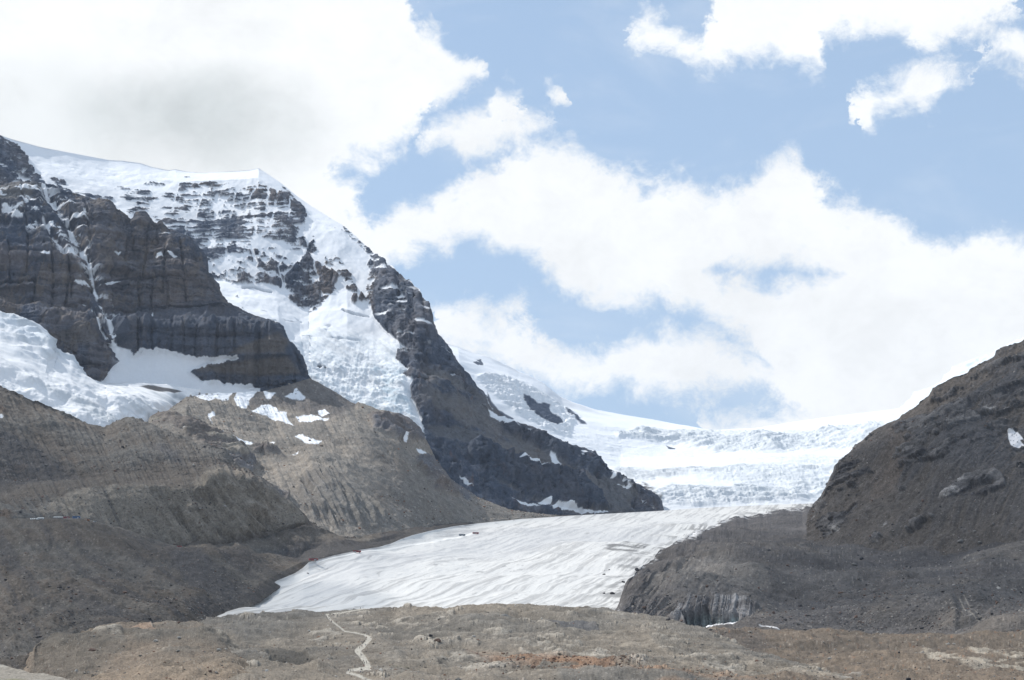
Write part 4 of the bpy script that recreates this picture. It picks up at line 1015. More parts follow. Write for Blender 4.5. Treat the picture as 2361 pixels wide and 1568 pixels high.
def left_slopes():
    topl = [(-60, 1187), (0, 1188), (70, 1195), (184, 1193), (221, 1200), (279, 1218), (368, 1243), (412, 1254), (470, 1254), (520, 1248), (600, 1237), (660, 1225), (700, 1215), (740, 1222), (780, 1232), (850, 1236), (900, 1228), (950, 1217), (1040, 1203), (1110, 1194), (1180, 1188), (1260, 1186), (1300, 1188), (1400, 1184), (1440, 1184)]
    L = Land([([(-60, 1600), (0, 1580), (80, 1550), (150, 1500), (300, 1462), (480, 1448), (505, 1440), (560, 1408), (600, 1388), (650, 1352), (700, 1328), (760, 1305), (830, 1288), (900, 1272), (950, 1252), (1000, 1240), (1100, 1224), (1200, 1212), (1440, 1196)],
               [(-60, 1120), (80, 1200), (300, 1420), (480, 1700), (600, 2020), (700, 2380), (830, 2650), (1000, 3260), (1100, 3720), (1200, 4000), (1440, 4420)]),
              ([(-60, 1430), (0, 1420), (200, 1400), (400, 1385), (480, 1400), (560, 1370), (620, 1330), (690, 1300), (760, 1278), (830, 1266), (900, 1254), (1000, 1222), (1100, 1210), (1200, 1201), (1440, 1191)],
               [(-60, 1450), (200, 1560), (400, 1750), (480, 1800), (620, 2200), (700, 2470), (830, 2740), (1000, 3350), (1100, 3780), (1200, 4040), (1440, 4450)]),
              ([(-60, 1290), (0, 1290), (200, 1290), (330, 1300), (400, 1290), (470, 1278), (560, 1285), (640, 1292), (690, 1296), (760, 1262), (830, 1255), (900, 1245), (1000, 1215), (1100, 1203), (1200, 1195), (1440, 1188)],
               [(-60, 1960), (200, 2010), (330, 2080), (470, 2240), (640, 2480), (700, 2600), (830, 2860), (1000, 3420), (1100, 3830), (1200, 4080), (1440, 4470)]),
              ([(-60, 1200), (0, 1202), (184, 1200), (221, 1207), (279, 1224), (368, 1249), (412, 1261), (520, 1264), (620, 1276), (690, 1282), (760, 1248), (850, 1244), (950, 1225), (1100, 1199), (1200, 1191), (1440, 1186)],
               [(-60, 2360), (184, 2430), (368, 2550), (520, 2620), (690, 2700), (850, 2960), (1000, 3500), (1100, 3890), (1200, 4110), (1440, 4490)]),
              (topl, [(-60, 2440), (184, 2520), (368, 2650), (520, 2730), (690, 2810), (850, 3060), (1000, 3570), (1100, 3940), (1200, 4150), (1440, 4510)])],
             -60, 1440, 1.35, 1.35, back=0.1, smooth=8)
    x, y, P = L.x, L.y, L.P0
    n1 = fbm(P, 150, 5, seed=101)
    n2 = fbm(P, 28, 4, seed=102)
    ch = fbm(P + np.stack([1.4 * P[..., 2], 0 * x, 0 * x], -1), 30, 4, stretch=(0.6, 3, 14), seed=103)
    edge = ss(y, 1196, 1210)
    gedge = sline(x, y, [(470, 1432), (505, 1412), (560, 1390), (605, 1358), (700, 1308), (740, 1289), (830, 1268), (900, 1254), (950, 1234), (1000, 1222), (1100, 1207), (1300, 1190), (1440, 1183)])
    calm = 0.08 + 0.92 * ss(gedge, 3, 45)
    L.push((n1 * 9 * edge + n2 * 1.8 + ch * 4.0 * edge) * calm, up=1.0, micro=(7, 1.1))
    c = mixc(base_col(L, GREY_TILL * 0.74), BROWN_TILL * 0.78, ss(n1 + 0.5 * ch, -0.4, 0.5))
    sk = lfbm(x - (0.7 + 0.7 * ss(x, 100, 400)) * (y - 1200) + 12 * n1, y, 24, 5, 0.62, 104, False, 7)
    c = mixc(c, DARK_TILL * 1.05, ss(sk, 0.0, 0.5) * 0.65)
    c = mixc(c, GREY_TILL * 1.05, ss(-sk, 0.15, 0.55) * 0.45)
    for pts, k in (([(395, 1270), (470, 1270), (500, 1310), (560, 1360), (520, 1380), (440, 1350), (400, 1310)], 0.8),
                   ([(600, 1262), (700, 1250), (830, 1252), (900, 1232), (960, 1228), (940, 1250), (800, 1285), (700, 1300), (640, 1290)], 0.85),
                   ([(960, 1205), (1100, 1200), (1300, 1188), (1440, 1186), (1440, 1200), (1200, 1205), (1000, 1232), (940, 1240), (900, 1225)], 0.55),
                   ([(230, 1395), (262, 1395), (280, 1425), (250, 1430)], 0.7),
                   ([(420, 1395), (520, 1370), (600, 1350), (660, 1320), (700, 1312), (690, 1330), (600, 1375), (500, 1425), (440, 1420)], 0.6)):
        c = mixc(c, DARK_TILL * 1.15, k * ss(sdf(x + n1 * 14 + n2 * 4, y + n1 * 7 + n2 * 2, pts), -6, 10))
    lt = ss(sdf(x + n1 * 8, y + n1 * 4, [(700, 1222), (790, 1238), (900, 1225), (880, 1240), (800, 1250), (560, 1262), (430, 1262), (410, 1256), (600, 1240)]), -3, 6)
    c = mixc(c, TAN * 0.8, lt * 0.5)
    road = sline(x, y, [(0, 1190), (80, 1194), (190, 1196), (225, 1203), (280, 1220), (330, 1234), (368, 1245), (412, 1256)])
    c = mixc(c, GREY_TILL * 1.35, ss(road, 4.0, 1.0) * 0.7)
    rust = ss(fbm(P, 90, 5, seed=106), 0.35, 0.7) * ss(x, 400, 60) * ss(y, 1380, 1480)
    c = mixc(c, np.array([0.17, 0.12, 0.09]), rust * 0.5)
    sp = ss(fbm(P, 3.6, 2, seed=107), 0.8, 1.1)
    c = mixc(c, PALE, sp * 0.4)
    c = c * (1 + 0.30 * fbm(P, 9, 4, seed=108, gain=0.7))[..., None]
    c = c * np.array([0.84, 0.81, 0.775])
    L.emit('moraine_slope', c, M_SCREE, split=[('road', (road < 2.2) & (x > 60) & (x < 420), None)])
    return L


def main_glacier():
    edge = [(470, 1432), (490, 1421), (505, 1412), (560, 1390), (590, 1372), (605, 1358), (640, 1338), (680, 1322), (700, 1308), (712, 1296), (740, 1289), (770, 1281), (830, 1268), (870, 1262), (900, 1254), (925, 1243), (950, 1234), (1000, 1222), (1050, 1213), (1100, 1207), (1200, 1197), (1300, 1190), (1428, 1183), (1520, 1178), (1600, 1172), (1700, 1167), (1800, 1163), (1960, 1158)]
    L = Land([([(470, 1445), (1440, 1440), (1960, 1400)], [(470, 1700), (900, 1800), (1440, 1820), (1700, 2300), (1960, 2600)]),
              ([(470, 1436), (600, 1380), (700, 1330), (830, 1290), (1000, 1242), (1200, 1212), (1430, 1198), (1700, 1185), (1960, 1175)],
               [(470, 1730), (600, 2060), (700, 2300), (830, 2520), (1000, 3120), (1100, 3500), (1200, 3750), (1430, 4150), (1700, 4450), (1960, 4650)]),
              (edge, [(470, 1740), (600, 2130), (700, 2370), (830, 2620), (1000, 3240), (1100, 3680), (1200, 3900), (1430, 4350), (1700, 4850), (1960, 5050)])],
             470, 1960, 1.35, 1.0, back=0.02, smooth=8)
    x, y, P = L.x, L.y, L.P0
    n1 = fbm(P, 260, 4, seed=111)
    n2 = fbm(P, 40, 4, seed=112)
    # flow direction runs from far right to near left: streaks along it
    a = math.radians(13)
    S = np.stack([P[..., 0] * math.cos(a) - P[..., 1] * math.sin(a), P[..., 0] * math.sin(a) + P[..., 1] * math.cos(a), P[..., 2]], -1)
    st = fbm(S, 9, 5, stretch=(1, 26, 9), seed=113, gain=0.7)
    st2 = fbm(S, 6, 3, stretch=(1, 6, 6), seed=114, gain=0.6)
    hum = fbm(S, 60, 4, stretch=(1, 3, 3), seed=115)
    calm = ss(y - pl(edge, x), 0, 22)
    L.push((n1 * 9 * ss(y, 1185, 1215) + hum * 1.3) * calm + (st * 0.45 + st2 * 0.4) * (0.4 + 0.6 * calm), up=1.5)
    c = mixc(base_col(L, np.array([0.66, 0.66, 0.65])), np.array([0.42, 0.42, 0.42]), ss(st + 0.3 * n1, -0.15, 0.55) * 0.9)
    mid = ss(sdf(x + n1 * 60, y + n1 * 12, [(560, 1400), (760, 1300), (1000, 1240), (1300, 1205), (1650, 1190), (1560, 1230), (1400, 1260), (1050, 1290), (800, 1350), (620, 1400)]), -20, 30)
    c = mixc(c, np.array([0.45, 0.462, 0.485]), mid * (0.40 + 0.3 * ss(st, -0.3, 0.5)))
    crk = ss(fbm(S, 22, 3, stretch=(1, 6, 5), ridged=True, seed=116), 0.90, 0.97) * ss(fbm(P, 90, 3, seed=117), 0.0, 0.3)
    c = mixc(c, np.array([0.22, 0.22, 0.22]), crk * 0.55)
    arc = ss(fbm(S, 30, 3, stretch=(2.2, 0.22, 4), ridged=True, seed=119), 0.88, 0.96) * ss(y, 1330, 1380) * ss(fbm(P, 80, 3, seed=120), 0.0, 0.3)
    c = mixc(c, np.array([0.33, 0.34, 0.34]), arc * 0.5)
    spot = ss(fbm(S, 9, 3, stretch=(1, 2.5, 2), seed=118), 0.72, 0.95)
    c = mixc(c, np.array([0.22, 0.22, 0.23]), spot * 0.45)
    dl = ss(y - pl(edge, x), 9, 0) * ss(x, 1000, 700)
    c = mixc(c, TAN * 1.3, dl * 0.25)
    # grit near the dark debris on the right
    deb = y - pl([(1420, 1420), (1440, 1358), (1480, 1308), (1560, 1250), (1600, 1228), (1700, 1195), (1885, 1165), (1960, 1160)], x)
    rr = x - np.interp(y, [1160, 1195, 1228, 1250, 1308, 1358, 1420], [1885, 1700, 1600, 1560, 1480, 1440, 1420])
    gr = ss(rr + n2 * 40 + st * 40 + n1 * 10, -75, 15)
    c = mixc(c, np.array([0.26, 0.26, 0.26]), gr * ss(n2 + st * 1.3, -0.35, 0.35) * 0.85)
    lowdirt = ss(y + n1 * 20 + st * 30, 1385, 1425) * ss(fbm(P, 50, 5, seed=122, gain=0.62), -0.2, 0.4)
    c = mixc(c, np.array([0.45, 0.43, 0.39]), lowdirt * 0.5)
    ldirt = ss(x + n2 * 30 + st * 30, 700, 540)
    c = mixc(c, np.array([0.36, 0.35, 0.33]), ldirt * ss(st, -0.3, 0.4) * 0.6)
    bl = ss(sdf(x + n2 * 10, y + n2 * 3, [(1395, 1272), (1420, 1262), (1470, 1256), (1500, 1262), (1470, 1276), (1420, 1282)]), -2, 3) + ss(sdf(x + n2 * 10, y + n2 * 2, [(1425, 1256), (1455, 1253), (1450, 1260)]), -1, 3)
    c = mixc(c, np.array([0.17, 0.17, 0.17]), np.clip(bl, 0, 1) * ss(n2 + st * 0.5, -0.5, 0.1) * 0.85)
    trk = sline(x, y, [(730, 1296), (760, 1288), (822, 1276), (900, 1263), (975, 1248), (1060, 1238), (1095, 1232)])
    c = mixc(c, np.array([0.86, 0.86, 0.84]), ss(trk, 2.2, 0.8) * 0.8)
    c = c * np.array([0.955, 0.945, 0.93])
    L.emit('glacier', c, M_ICE)
    return L


def debris():
    top = [(1418, 1412), (1428, 1395), (1433, 1375), (1440, 1358), (1455, 1335), (1480, 1308), (1500, 1290), (1530, 1265), (1560, 1249), (1600, 1227), (1650, 1207), (1700, 1192), (1760, 1182), (1820, 1173), (1860, 1168), (1885, 1164), (1960, 1164), (2100, 1200), (2420, 1240)]
    rj = random.Random(4)
    dense = [(xx, float(pl(top, np.array([xx]))[0])) for xx in range(1436, 1860, 9)]
    top = [top[0], top[1]] + [(a, b + rj.uniform(-2.6, 2.6) + 2.2 * math.sin(a / 17.0)) for a, b in dense] + [p for p in top if p[0] > 1862]
    L = Land([([(1418, 1440), (1520, 1460), (1700, 1470), (2420, 1475)], [(1418, 1780), (1700, 1700), (2420, 1550)]),
              ([(1418, 1425), (1440, 1425), (1540, 1432), (1620, 1442), (1720, 1446), (2420, 1454)], [(1418, 1830), (1540, 1840), (1720, 1800), (2420, 1640)]),
              ([(1418, 1420), (1440, 1400), (1520, 1390), (1580, 1372), (1720, 1375), (1800, 1405), (2000, 1420), (2180, 1380), (2240, 1370), (2420, 1370)], [(1418, 1850), (1540, 1900), (1720, 1880), (2000, 1800), (2420, 1760)]),
              ([(1418, 1416), (1440, 1375), (1480, 1325), (1560, 1285), (1640, 1275), (1760, 1290), (1880, 1310), (2000, 1330), (2420, 1340)], [(1418, 1870), (1480, 2050), (1560, 2250), (1640, 2300), (1760, 2250), (2000, 2080), (2420, 1900)]),
              ([(1418, 1414), (1440, 1366), (1480, 1316), (1560, 1262), (1640, 1245), (1760, 1235), (1880, 1240), (2000, 1260), (2420, 1290)], [(1418, 1880), (1480, 2150), (1560, 2550), (1640, 2800), (1760, 2900), (1880, 2800), (2000, 2500), (2420, 2100)]),
              (top, [(1418, 1890), (1440, 2000), (1480, 2200), (1560, 2750), (1700, 3700), (1885, 4300), (1960, 4300), (2100, 3400), (2420, 2700)])],
             1418, 2420, 1.35, 1.3, back=0.05, smooth=6)
    x, y, P = L.x, L.y, L.P0
    n1 = fbm(P, 140, 5, seed=121)
    n2 = fbm(P, 30, 5, seed=122)
    far = ss(y, 1175, 1260)
    hummock = fbm(P, 170, 4, seed=123)
    streak = lfbm(x + (1.3 - 0.9 * ss(x, 1600, 1900)) * (y - 1300) + 8 * n1, y, 15, 5, 0.62, 124, False, 7)
    # the ice wall exposed at the foot, with runnels above it
    run = ss(sdf(x + n2 * 5, y + n2 * 4, [(1540, 1428), (1560, 1390), (1590, 1372), (1700, 1370), (1745, 1385), (1735, 1420), (1720, 1436), (1700, 1440), (1600, 1436)]), -4, 8)
    fac = sdf(x, y, [(1572, 1412), (1600, 1408), (1628, 1398), (1640, 1406), (1680, 1414), (1702, 1414), (1708, 1440), (1690, 1443), (1620, 1443), (1585, 1437)])
    q = P + np.stack([-0.55 * P[..., 2], 0 * x, 0 * x], -1)
    rv = fbm(q, 9, 3, stretch=(0.55, 40, 40), ridged=True, seed=125)
    bowl = ss(sdf(x + n2 * 4, y, [(2190, 1380), (2230, 1368), (2310, 1372), (2300, 1400), (2265, 1455), (2200, 1460), (2210, 1420)]), -4, 14)
    L.push(((hummock * 22 * far + n1 * 8 * far + n2 * 2.0) * (1 - 0.8 * run) + run * (rv - 0.5) * 9 - ss(fac, -3, 3) * 16 - bowl * 6 + streak * 2.6 * far * ss(x, 1800, 1600)) * L.calm_edge(top, 0.22, 30), up=0.6, micro=(6, 1.0, L.calm_edge(top, 0.15, 12)))
    c = mixc(base_col(L, np.array([0.092, 0.090, 0.090])), np.array([0.130, 0.120, 0.110]), ss(n1 + 0.4 * n2, -0.3, 0.5))
    c = mixc(c, DARK_TILL * 0.9, ss(streak, 0.05, 0.5) * 0.5 * ss(x, 1760, 1620))
    c = mixc(c, DARK_TILL, ss(fbm(P, 90, 5, stretch=(1.6, 1, 0.6), seed=131, gain=0.62), 0.0, 0.4) * 0.5)
    near_ice = ss(-(x - np.interp(y, [1164, 1192, 1227, 1249, 1308, 1358, 1412], [1885, 1700, 1600, 1560, 1480, 1440, 1418])) + n1 * 30, -130, -20)
    c = mixc(c, DARK_TILL, near_ice * 0.7)
    fd = ss(y, 1290, 1200)
    c = mixc(c, DARK_TILL * 1.05, fd * 0.8)
    dk = ss(fbm(P, 110, 4, stretch=(2.4, 1, 0.6), seed=126), 0.32, 0.6) * ss(y, 1330, 1240)
    c = mixc(c, np.array([0.035, 0.036, 0.042]), dk * 0.7)
    c = mixc(c, GREY_TILL * 0.95, ss(sdf(x + n1 * 20, y + n1 * 10, [(1500, 1330), (1580, 1285), (1660, 1278), (1760, 1310), (1760, 1360), (1560, 1360), (1480, 1380)]), -10, 20) * 0.65)
    c = mixc(c, mixc(base_col(L, DARK_TILL), np.array([0.22, 0.225, 0.235]), ss(rv + 0.3 * n2, 0.5, 0.95)), run * 0.8)
    col = fbm(P, 11, 3, stretch=(0.35, 10, 8), seed=127)
    facec = mixc(mixc(base_col(L, np.array([0.06, 0.07, 0.075])), np.array([0.22, 0.25, 0.25]), ss(col, -0.1, 0.5)), np.array([0.38, 0.50, 0.52]), ss(x + col * 6, 1676, 1692) * 0.6)
    c = mixc(c, facec, ss(fac, -1, 1.5))
    c = mixc(c, SNOW, ss(sdf(x + n2 * 3, y + n2 * 2, [(1672, 1442), (1690, 1438), (1702, 1434), (1703, 1445), (1690, 1448), (1620, 1450), (1625, 1444), (1645, 1442)]), -1, 1))
    c = mixc(c, SNOW, ss(sdf(x + n2 * 2, y + n2, [(1745, 1448), (1775, 1448), (1800, 1452), (1810, 1454), (1780, 1453)]), -0.5, 1))
    c = mixc(c, np.array([0.05, 0.055, 0.062]), ss(sdf(x + n2 * 3, y, [(2200, 1440), (2215, 1400), (2245, 1410), (2265, 1440), (2262, 1456), (2215, 1458)]), -8, 8) * 0.45 * ss(n2, -0.5, 0.2))
    lines = ss(np.minimum(sline(x + n2 * 2, y, [(2212, 1385), (2225, 1410), (2262, 1445)]), sline(x + n2 * 2, y, [(2222, 1378), (2240, 1410), (2268, 1440)])), 2, 0.6)
    c = mixc(c, PALE * 0.6, lines * 0.7)
    icep = ss(sdf(x + n2 * 14, y + n2 * 4, [(1440, 1240), (1560, 1244), (1640, 1212), (1700, 1192), (1660, 1212), (1580, 1246), (1520, 1262)]), -2, 2)
    c = mixc(c, np.array([0.6, 0.62, 0.64]), icep * ss(n2, -0.3, 0.1))
    lip = ss(sline(x, y, top), 9, 1) * ss(x, 1900, 1860)
    c = mixc(c, np.array([0.42, 0.43, 0.44]), lip * ss(fbm(P, 20, 5, stretch=(1, 3, 1), seed=130, gain=0.7), 0.12, 0.25))
    sp = ss(fbm(P, 3.0, 2, seed=128), 0.78, 1.05)
    c = mixc(c, PALE * 0.9, sp * 0.45 * far * (1 - run))
    c = c * (1 + 0.32 * fbm(P, 8, 4, seed=129, gain=0.7))[..., None]
    c = c * np.array([1.08, 1.04, 1.01]) * (1 + 0.25 * fbm(P, 60, 5, seed=132, gain=0.62))[..., None]
    L.emit('debris_slope', c, M_SCREE)
    return L


def rocky_hill():
    top = [(1859, 1208), (1863, 1182), (1877, 1162), (1896, 1143), (1905, 1125), (1914, 1099), (1925, 1073), (1940, 1055), (1969, 1033), (1995, 1011), (2017, 992), (2043, 978), (2072, 963), (2076, 954), (2101, 937), (2138, 908), (2147, 891),
           (2175, 878), (2197, 866), (2228, 857), (2234, 849), (2260, 836), (2274, 831), (2292, 820), (2296, 808), (2310, 801), (2326, 796), (2345, 790), (2361, 784), (2420, 765)]
    L = Land([([(1859, 1250), (1900, 1262), (2000, 1285), (2420, 1330)], [(1859, 2800), (1900, 2700), (2000, 2450), (2200, 2200), (2420, 2000)]),
              ([(1859, 1228), (1872, 1232), (1900, 1240), (2000, 1250), (2200, 1275), (2420, 1290)], [(1859, 2830), (1900, 2760), (2000, 2520), (2200, 2280), (2420, 2100)]),
              ([(1859, 1220), (1900, 1165), (1960, 1130), (2060, 1110), (2200, 1100), (2420, 1110)], [(1859, 2850), (1900, 2850), (2060, 2660), (2200, 2480), (2420, 2330)]),
              ([(1859, 1212), (1900, 1146), (1950, 1070), (2050, 1020), (2150, 1000), (2200, 1010), (2420, 1040)], [(1859, 2860), (1900, 2880), (2060, 2740), (2200, 2580), (2420, 2430)]),
              (top, [(1859, 2880), (1900, 2910), (2060, 2900), (2200, 2860), (2420, 2800)])],
             1859, 2420, 1.3, 1.3, back=0.5, smooth=9)
    x, y, P = L.x, L.y, L.P0
    n1 = fbm(P, 150, 5, seed=131)
    n2 = fbm(P, 36, 5, seed=132)
    W = np.full(x.shape, -0.55)
    xw, yw = x + n1 * 14 + n2 * 6, y + n1 * 9 + n2 * 5
    for pts, w, soft in (([(2075, 950), (2420, 760), (2420, 1110), (2200, 1080), (2100, 1090)], -0.28, 60), ([(2090, 930), (2150, 885), (2260, 830), (2420, 760), (2420, 1020), (2330, 1030), (2250, 960), (2180, 990), (2120, 1000), (2090, 960)], 0.08, 70),
                         ([(1900, 1150), (1905, 1100), (1930, 1060), (1990, 1060), (2020, 1090), (1960, 1110), (1930, 1140)], 0.35, 14),
                         ([(2090, 1040), (2180, 1040), (2260, 1020), (2260, 1060), (2180, 1070), (2120, 1070)], 0.30, 14),
                         ([(2190, 1120), (2230, 1105), (2320, 1110), (2340, 1150), (2290, 1165), (2200, 1165), (2150, 1150)], 0.35, 12),
                         ([(1860, 1225), (1870, 1180), (1900, 1160), (1950, 1170), (1980, 1150), (1960, 1190), (1900, 1240)], 0.20, 12)):
        k = ss(sdf(xw, yw, pts), -soft / 2, soft / 2)
        W = W * (1 - k) + w * k
    dip = P + np.stack([0 * x, 0 * x, -0.35 * P[..., 0] + 10 * n1], -1)
    strat = fbm(dip, 26, 4, stretch=(7, 7, 0.6), seed=133)
    nf = fbm(dip, 30, 6, stretch=(2.2, 2.2, 0.8), seed=139, gain=0.68)
    rk = ss(W + 0.4 * n2 + 0.45 * strat + 0.9 * nf, -0.08, 0.15)
    ch = lfbm(x + 0.75 * (y - 1100) + 8 * n1, y, 13, 5, 0.62, 134, False, 8)
    blk = fbm(dip, 60, 5, ridged=True, stretch=(1.4, 1.4, 0.9), seed=135, gain=0.6)
    rel = n1 * 16 + rk * ((blk - 0.5) * 13 + strat * 8 + nf * 5 + (fbm(P, 22, 4, ridged=True, seed=136) - 0.5) * 7) + (1 - rk) * (ch * 2.6 + n2 * 2.5)
    damp = 1 - 0.6 * ss(x, 1925, 1870)
    L.push(rel * damp * L.calm_edge(top, 0.3, 20), micro=(7, 1.3))
    c = mixc(base_col(L, np.array([0.112, 0.096, 0.083])), np.array([0.088, 0.088, 0.096]), ss(n1 + 0.8 * ch, -0.3, 0.5) * (0.4 + 0.6 * ss(x, 2000, 2120)))
    c = mixc(c, np.array([0.150, 0.115, 0.088]), ss(sdf(xw, yw, [(2060, 975), (2100, 950), (2105, 1020), (2090, 1080), (2060, 1130), (1990, 1180), (2010, 1100), (2050, 1030)]), -14, 14) * 0.65)
    c = mixc(c, np.array([0.11, 0.095, 0.082]), ss(sdf(xw, yw, [(1900, 1200), (2060, 1130), (2200, 1080), (2420, 1100), (2420, 1300), (1900, 1250)]), -14, 20) * 0.5)
    rcol = mixc(base_col(L, np.array([0.052, 0.054, 0.064])), np.array([0.175, 0.170, 0.170]), ss(nf + 0.4 * strat, -0.15, 0.45) * 0.85)
    pale = np.zeros(x.shape)
    for pts in ([(2185, 1118), (2215, 1108), (2232, 1112), (2228, 1128), (2195, 1130)], [(2155, 1140), (2190, 1135), (2260, 1150), (2225, 1165), (2180, 1160)],
                [(1912, 1215), (1960, 1212), (1975, 1220), (1950, 1230), (1920, 1226)], [(1960, 1075), (1990, 1078), (1980, 1098), (1955, 1095)],
                [(1868, 1190), (1880, 1185), (1878, 1215), (1866, 1225)], [(2250, 925), (2300, 930), (2340, 945), (2330, 965), (2270, 950)],
                [(2075, 1200), (2100, 1192), (2110, 1205), (2085, 1210)], [(2020, 1205), (2045, 1198), (2045, 1212), (2025, 1214)]):
        pale = np.maximum(pale, ss(sdf(x + n2 * 9, y + n2 * 6, pts), -4, 5))
    rcol = mixc(rcol, np.array([0.36, 0.35, 0.335]), pale * ss(nf + 0.3 * n2, -0.02, 0.22) * 0.8)
    rk2 = np.maximum(rk, pale * ss(nf + 0.3 * n2, -0.02, 0.22))
    c = mixc(c, rcol, rk2 * 0.95)
    sp = ss(fbm(P, 3.6, 2, seed=137), 0.8, 1.08)
    c = mixc(c, PALE * 0.8, sp * 0.4 * (1 - rk))
    c = c * (1 + 0.35 * fbm(P, 9, 4, seed=138, gain=0.7))[..., None]
    sn = sdf(x + n2 * 3, y + n2 * 2, [(2324, 1000), (2338, 996), (2345, 997), (2352, 1003), (2358, 1010), (2352, 1016), (2361, 1022), (2361, 1030), (2345, 1034), (2332, 1030), (2326, 1015)])
    c = mixc(c, SNOW, ss(sn, -0.8, 0.8))
    c = mixc(c, base_col(L, 1.0) * c.mean(-1, keepdims=True), 0.45) * np.array([0.93, 0.90, 0.88])
    L.emit('rocky_hill', c, M_SCREE)
    return L


PATH = [(868, 1575), (850, 1567), (826, 1557), (800, 1551), (806, 1546), (830, 1543), (850, 1540), (846, 1528), (833, 1510), (824, 1500), (840, 1486), (852, 1470), (842, 1462), (820, 1456), (796, 1453), (776, 1438), (758, 1424), (752, 1417), (775, 1415), (800, 1410), (825, 1406), (850, 1402)]
PWID = [6, 7, 7, 5, 5, 8, 14, 14, 14, 14, 12, 10, 4.5, 3.6, 3.6, 4, 4, 4, 2.4, 2.4, 3, 2.4]


def centre_hill():
    top = [(440, 1446), (480, 1432), (520, 1424), (560, 1420), (650, 1414), (740, 1411), (760, 1409), (830, 1404), (900, 1402), (960, 1398), (1050, 1394), (1130, 1391), (1220, 1391), (1300, 1396), (1380, 1402), (1430, 1409), (1490, 1418), (1530, 1428), (1570, 1438), (1620, 1452), (1680, 1480), (1750, 1508), (1830, 1530), (1900, 1548), (1980, 1566), (2060, 1578)]
    L = Land([([(440, 1620), (2060, 1620)], [(440, 820), (1200, 820), (2060, 850)]),
              ([(440, 1560), (700, 1560), (1200, 1560), (1700, 1570), (2060, 1600)], [(440, 1080), (700, 1080), (1200, 1060), (1700, 1020), (2060, 950)]),
              ([(440, 1520), (560, 1510), (700, 1500), (850, 1490), (1200, 1500), (1500, 1510), (1700, 1530), (2060, 1590)], [(440, 1180), (700, 1220), (1200, 1180), (1700, 1120), (2060, 980)]),
              ([(440, 1470), (560, 1470), (700, 1460), (850, 1460), (1000, 1450), (1200, 1450), (1500, 1460), (1700, 1510), (2060, 1584)], [(440, 1330), (700, 1380), (1000, 1380), (1200, 1360), (1500, 1320), (1700, 1180), (2060, 990)]),
              (top, [(440, 1500), (560, 1700), (850, 1660), (1100, 1560), (1300, 1560), (1450, 1600), (1600, 1480), (1750, 1280), (2060, 1000)])],
             440, 2060, 1.25, 1.15, back=0.25, smooth=8)
    x, y, P = L.x, L.y, L.P0
    n1 = fbm(P, 110, 5, seed=141)
    n2 = fbm(P, 22, 5, seed=142)
    n3 = fbm(P, 7, 4, seed=143)
    pt = np.full(x.shape, 1e9)
    pts = np.array(PATH, float)
    for i in range(len(pts) - 1):
        d = sline(x + n3 * 0.8, y + n3 * 0.5, pts[i:i + 2])
        pt = np.minimum(pt, d - 0.5 * (PWID[i] + PWID[i + 1]) / 2 * 0.85)
    onp = ss(pt, 3, 0)
    W = np.full(x.shape, -0.65)
    xw, yw = x + n1 * 16 + n2 * 8, y + n1 * 6 + n2 * 4
    for pp, w, soft in (([(1010, 1520), (1050, 1500), (1130, 1505), (1165, 1510), (1160, 1535), (1100, 1538), (1060, 1532), (1010, 1530)], 0.55, 10),
                        ([(1250, 1425), (1300, 1420), (1370, 1435), (1380, 1445), (1300, 1445), (1240, 1432)], 0.5, 8),
                        ([(1150, 1520), (1200, 1490), (1300, 1510), (1480, 1540), (1460, 1560), (1300, 1552), (1180, 1545)], 0.25, 14),
                        ([(1080, 1440), (1160, 1445), (1300, 1470), (1420, 1500), (1500, 1520), (1400, 1520), (1250, 1490), (1120, 1470)], 0.10, 18),
                        ([(900, 1420), (1000, 1405), (1040, 1410), (1000, 1430), (920, 1440)], 0.15, 12),
                        ([(1480, 1450), (1600, 1490), (1700, 1520), (1760, 1540), (1640, 1530), (1520, 1490)], 0.25, 14),
                        ([(690, 1450), (760, 1440), (780, 1460), (720, 1475)], 0.1, 10)):
        k = ss(sdf(xw, yw, pp), -soft / 2, soft / 2)
        W = W * (1 - k) + w * k
    dip = P + np.stack([0 * x, 0 * x, 0.22 * P[..., 0] + 3 * n1], -1)
    strat = fbm(dip, 9, 4, stretch=(7, 7, 0.5), seed=144)
    nf = fbm(dip, 12, 6, stretch=(2.4, 2.0, 0.6), seed=146, gain=0.68)
    rk = ss(W + 0.08 + 0.35 * n2 + 0.25 * strat + 0.85 * nf, 0.0, 0.15) * (1 - onp)
    blk = fbm(dip, 26, 5, ridged=True, stretch=(1.6, 1.2, 0.7), seed=145, gain=0.6)
    mound = ss(sdf(x + n1 * 3, y, [(598, 1510), (620, 1500), (660, 1497), (700, 1498), (712, 1510), (735, 1516), (725, 1530), (690, 1538), (640, 1530)]), -2, 6)
    L.push((n1 * 9 * L.calm_edge(top, 0.45, 25) + n2 * 2.6 + n3 * 0.5) * (0.12 + 0.88 * ss(pt, 2, 70)) + rk * ((blk - 0.5) * 3 + strat * 0.9 + nf * 1.6) - onp * 0.4 - mound * 3, up=1.0, micro=(3.5, 0.45))
    c = mixc(base_col(L, np.array([0.205, 0.185, 0.160])), np.array([0.155, 0.148, 0.138]), ss(n1 + 0.3 * n2, -0.3, 0.5))
    c = mixc(c, np.array([0.150, 0.146, 0.138]), ss(sdf(xw, yw, [(500, 1420), (1400, 1395), (1500, 1440), (1300, 1470), (860, 1480), (740, 1440), (560, 1490)]), -10, 30) * 0.7)
    c = c * (1 + 0.35 * n2)[..., None]
    c = mixc(c, np.array([0.095, 0.092, 0.088]), ss(sdf(xw, yw, [(850, 1430), (960, 1420), (1100, 1420), (1060, 1440), (900, 1470), (870, 1460)]), -10, 20) * 0.5)
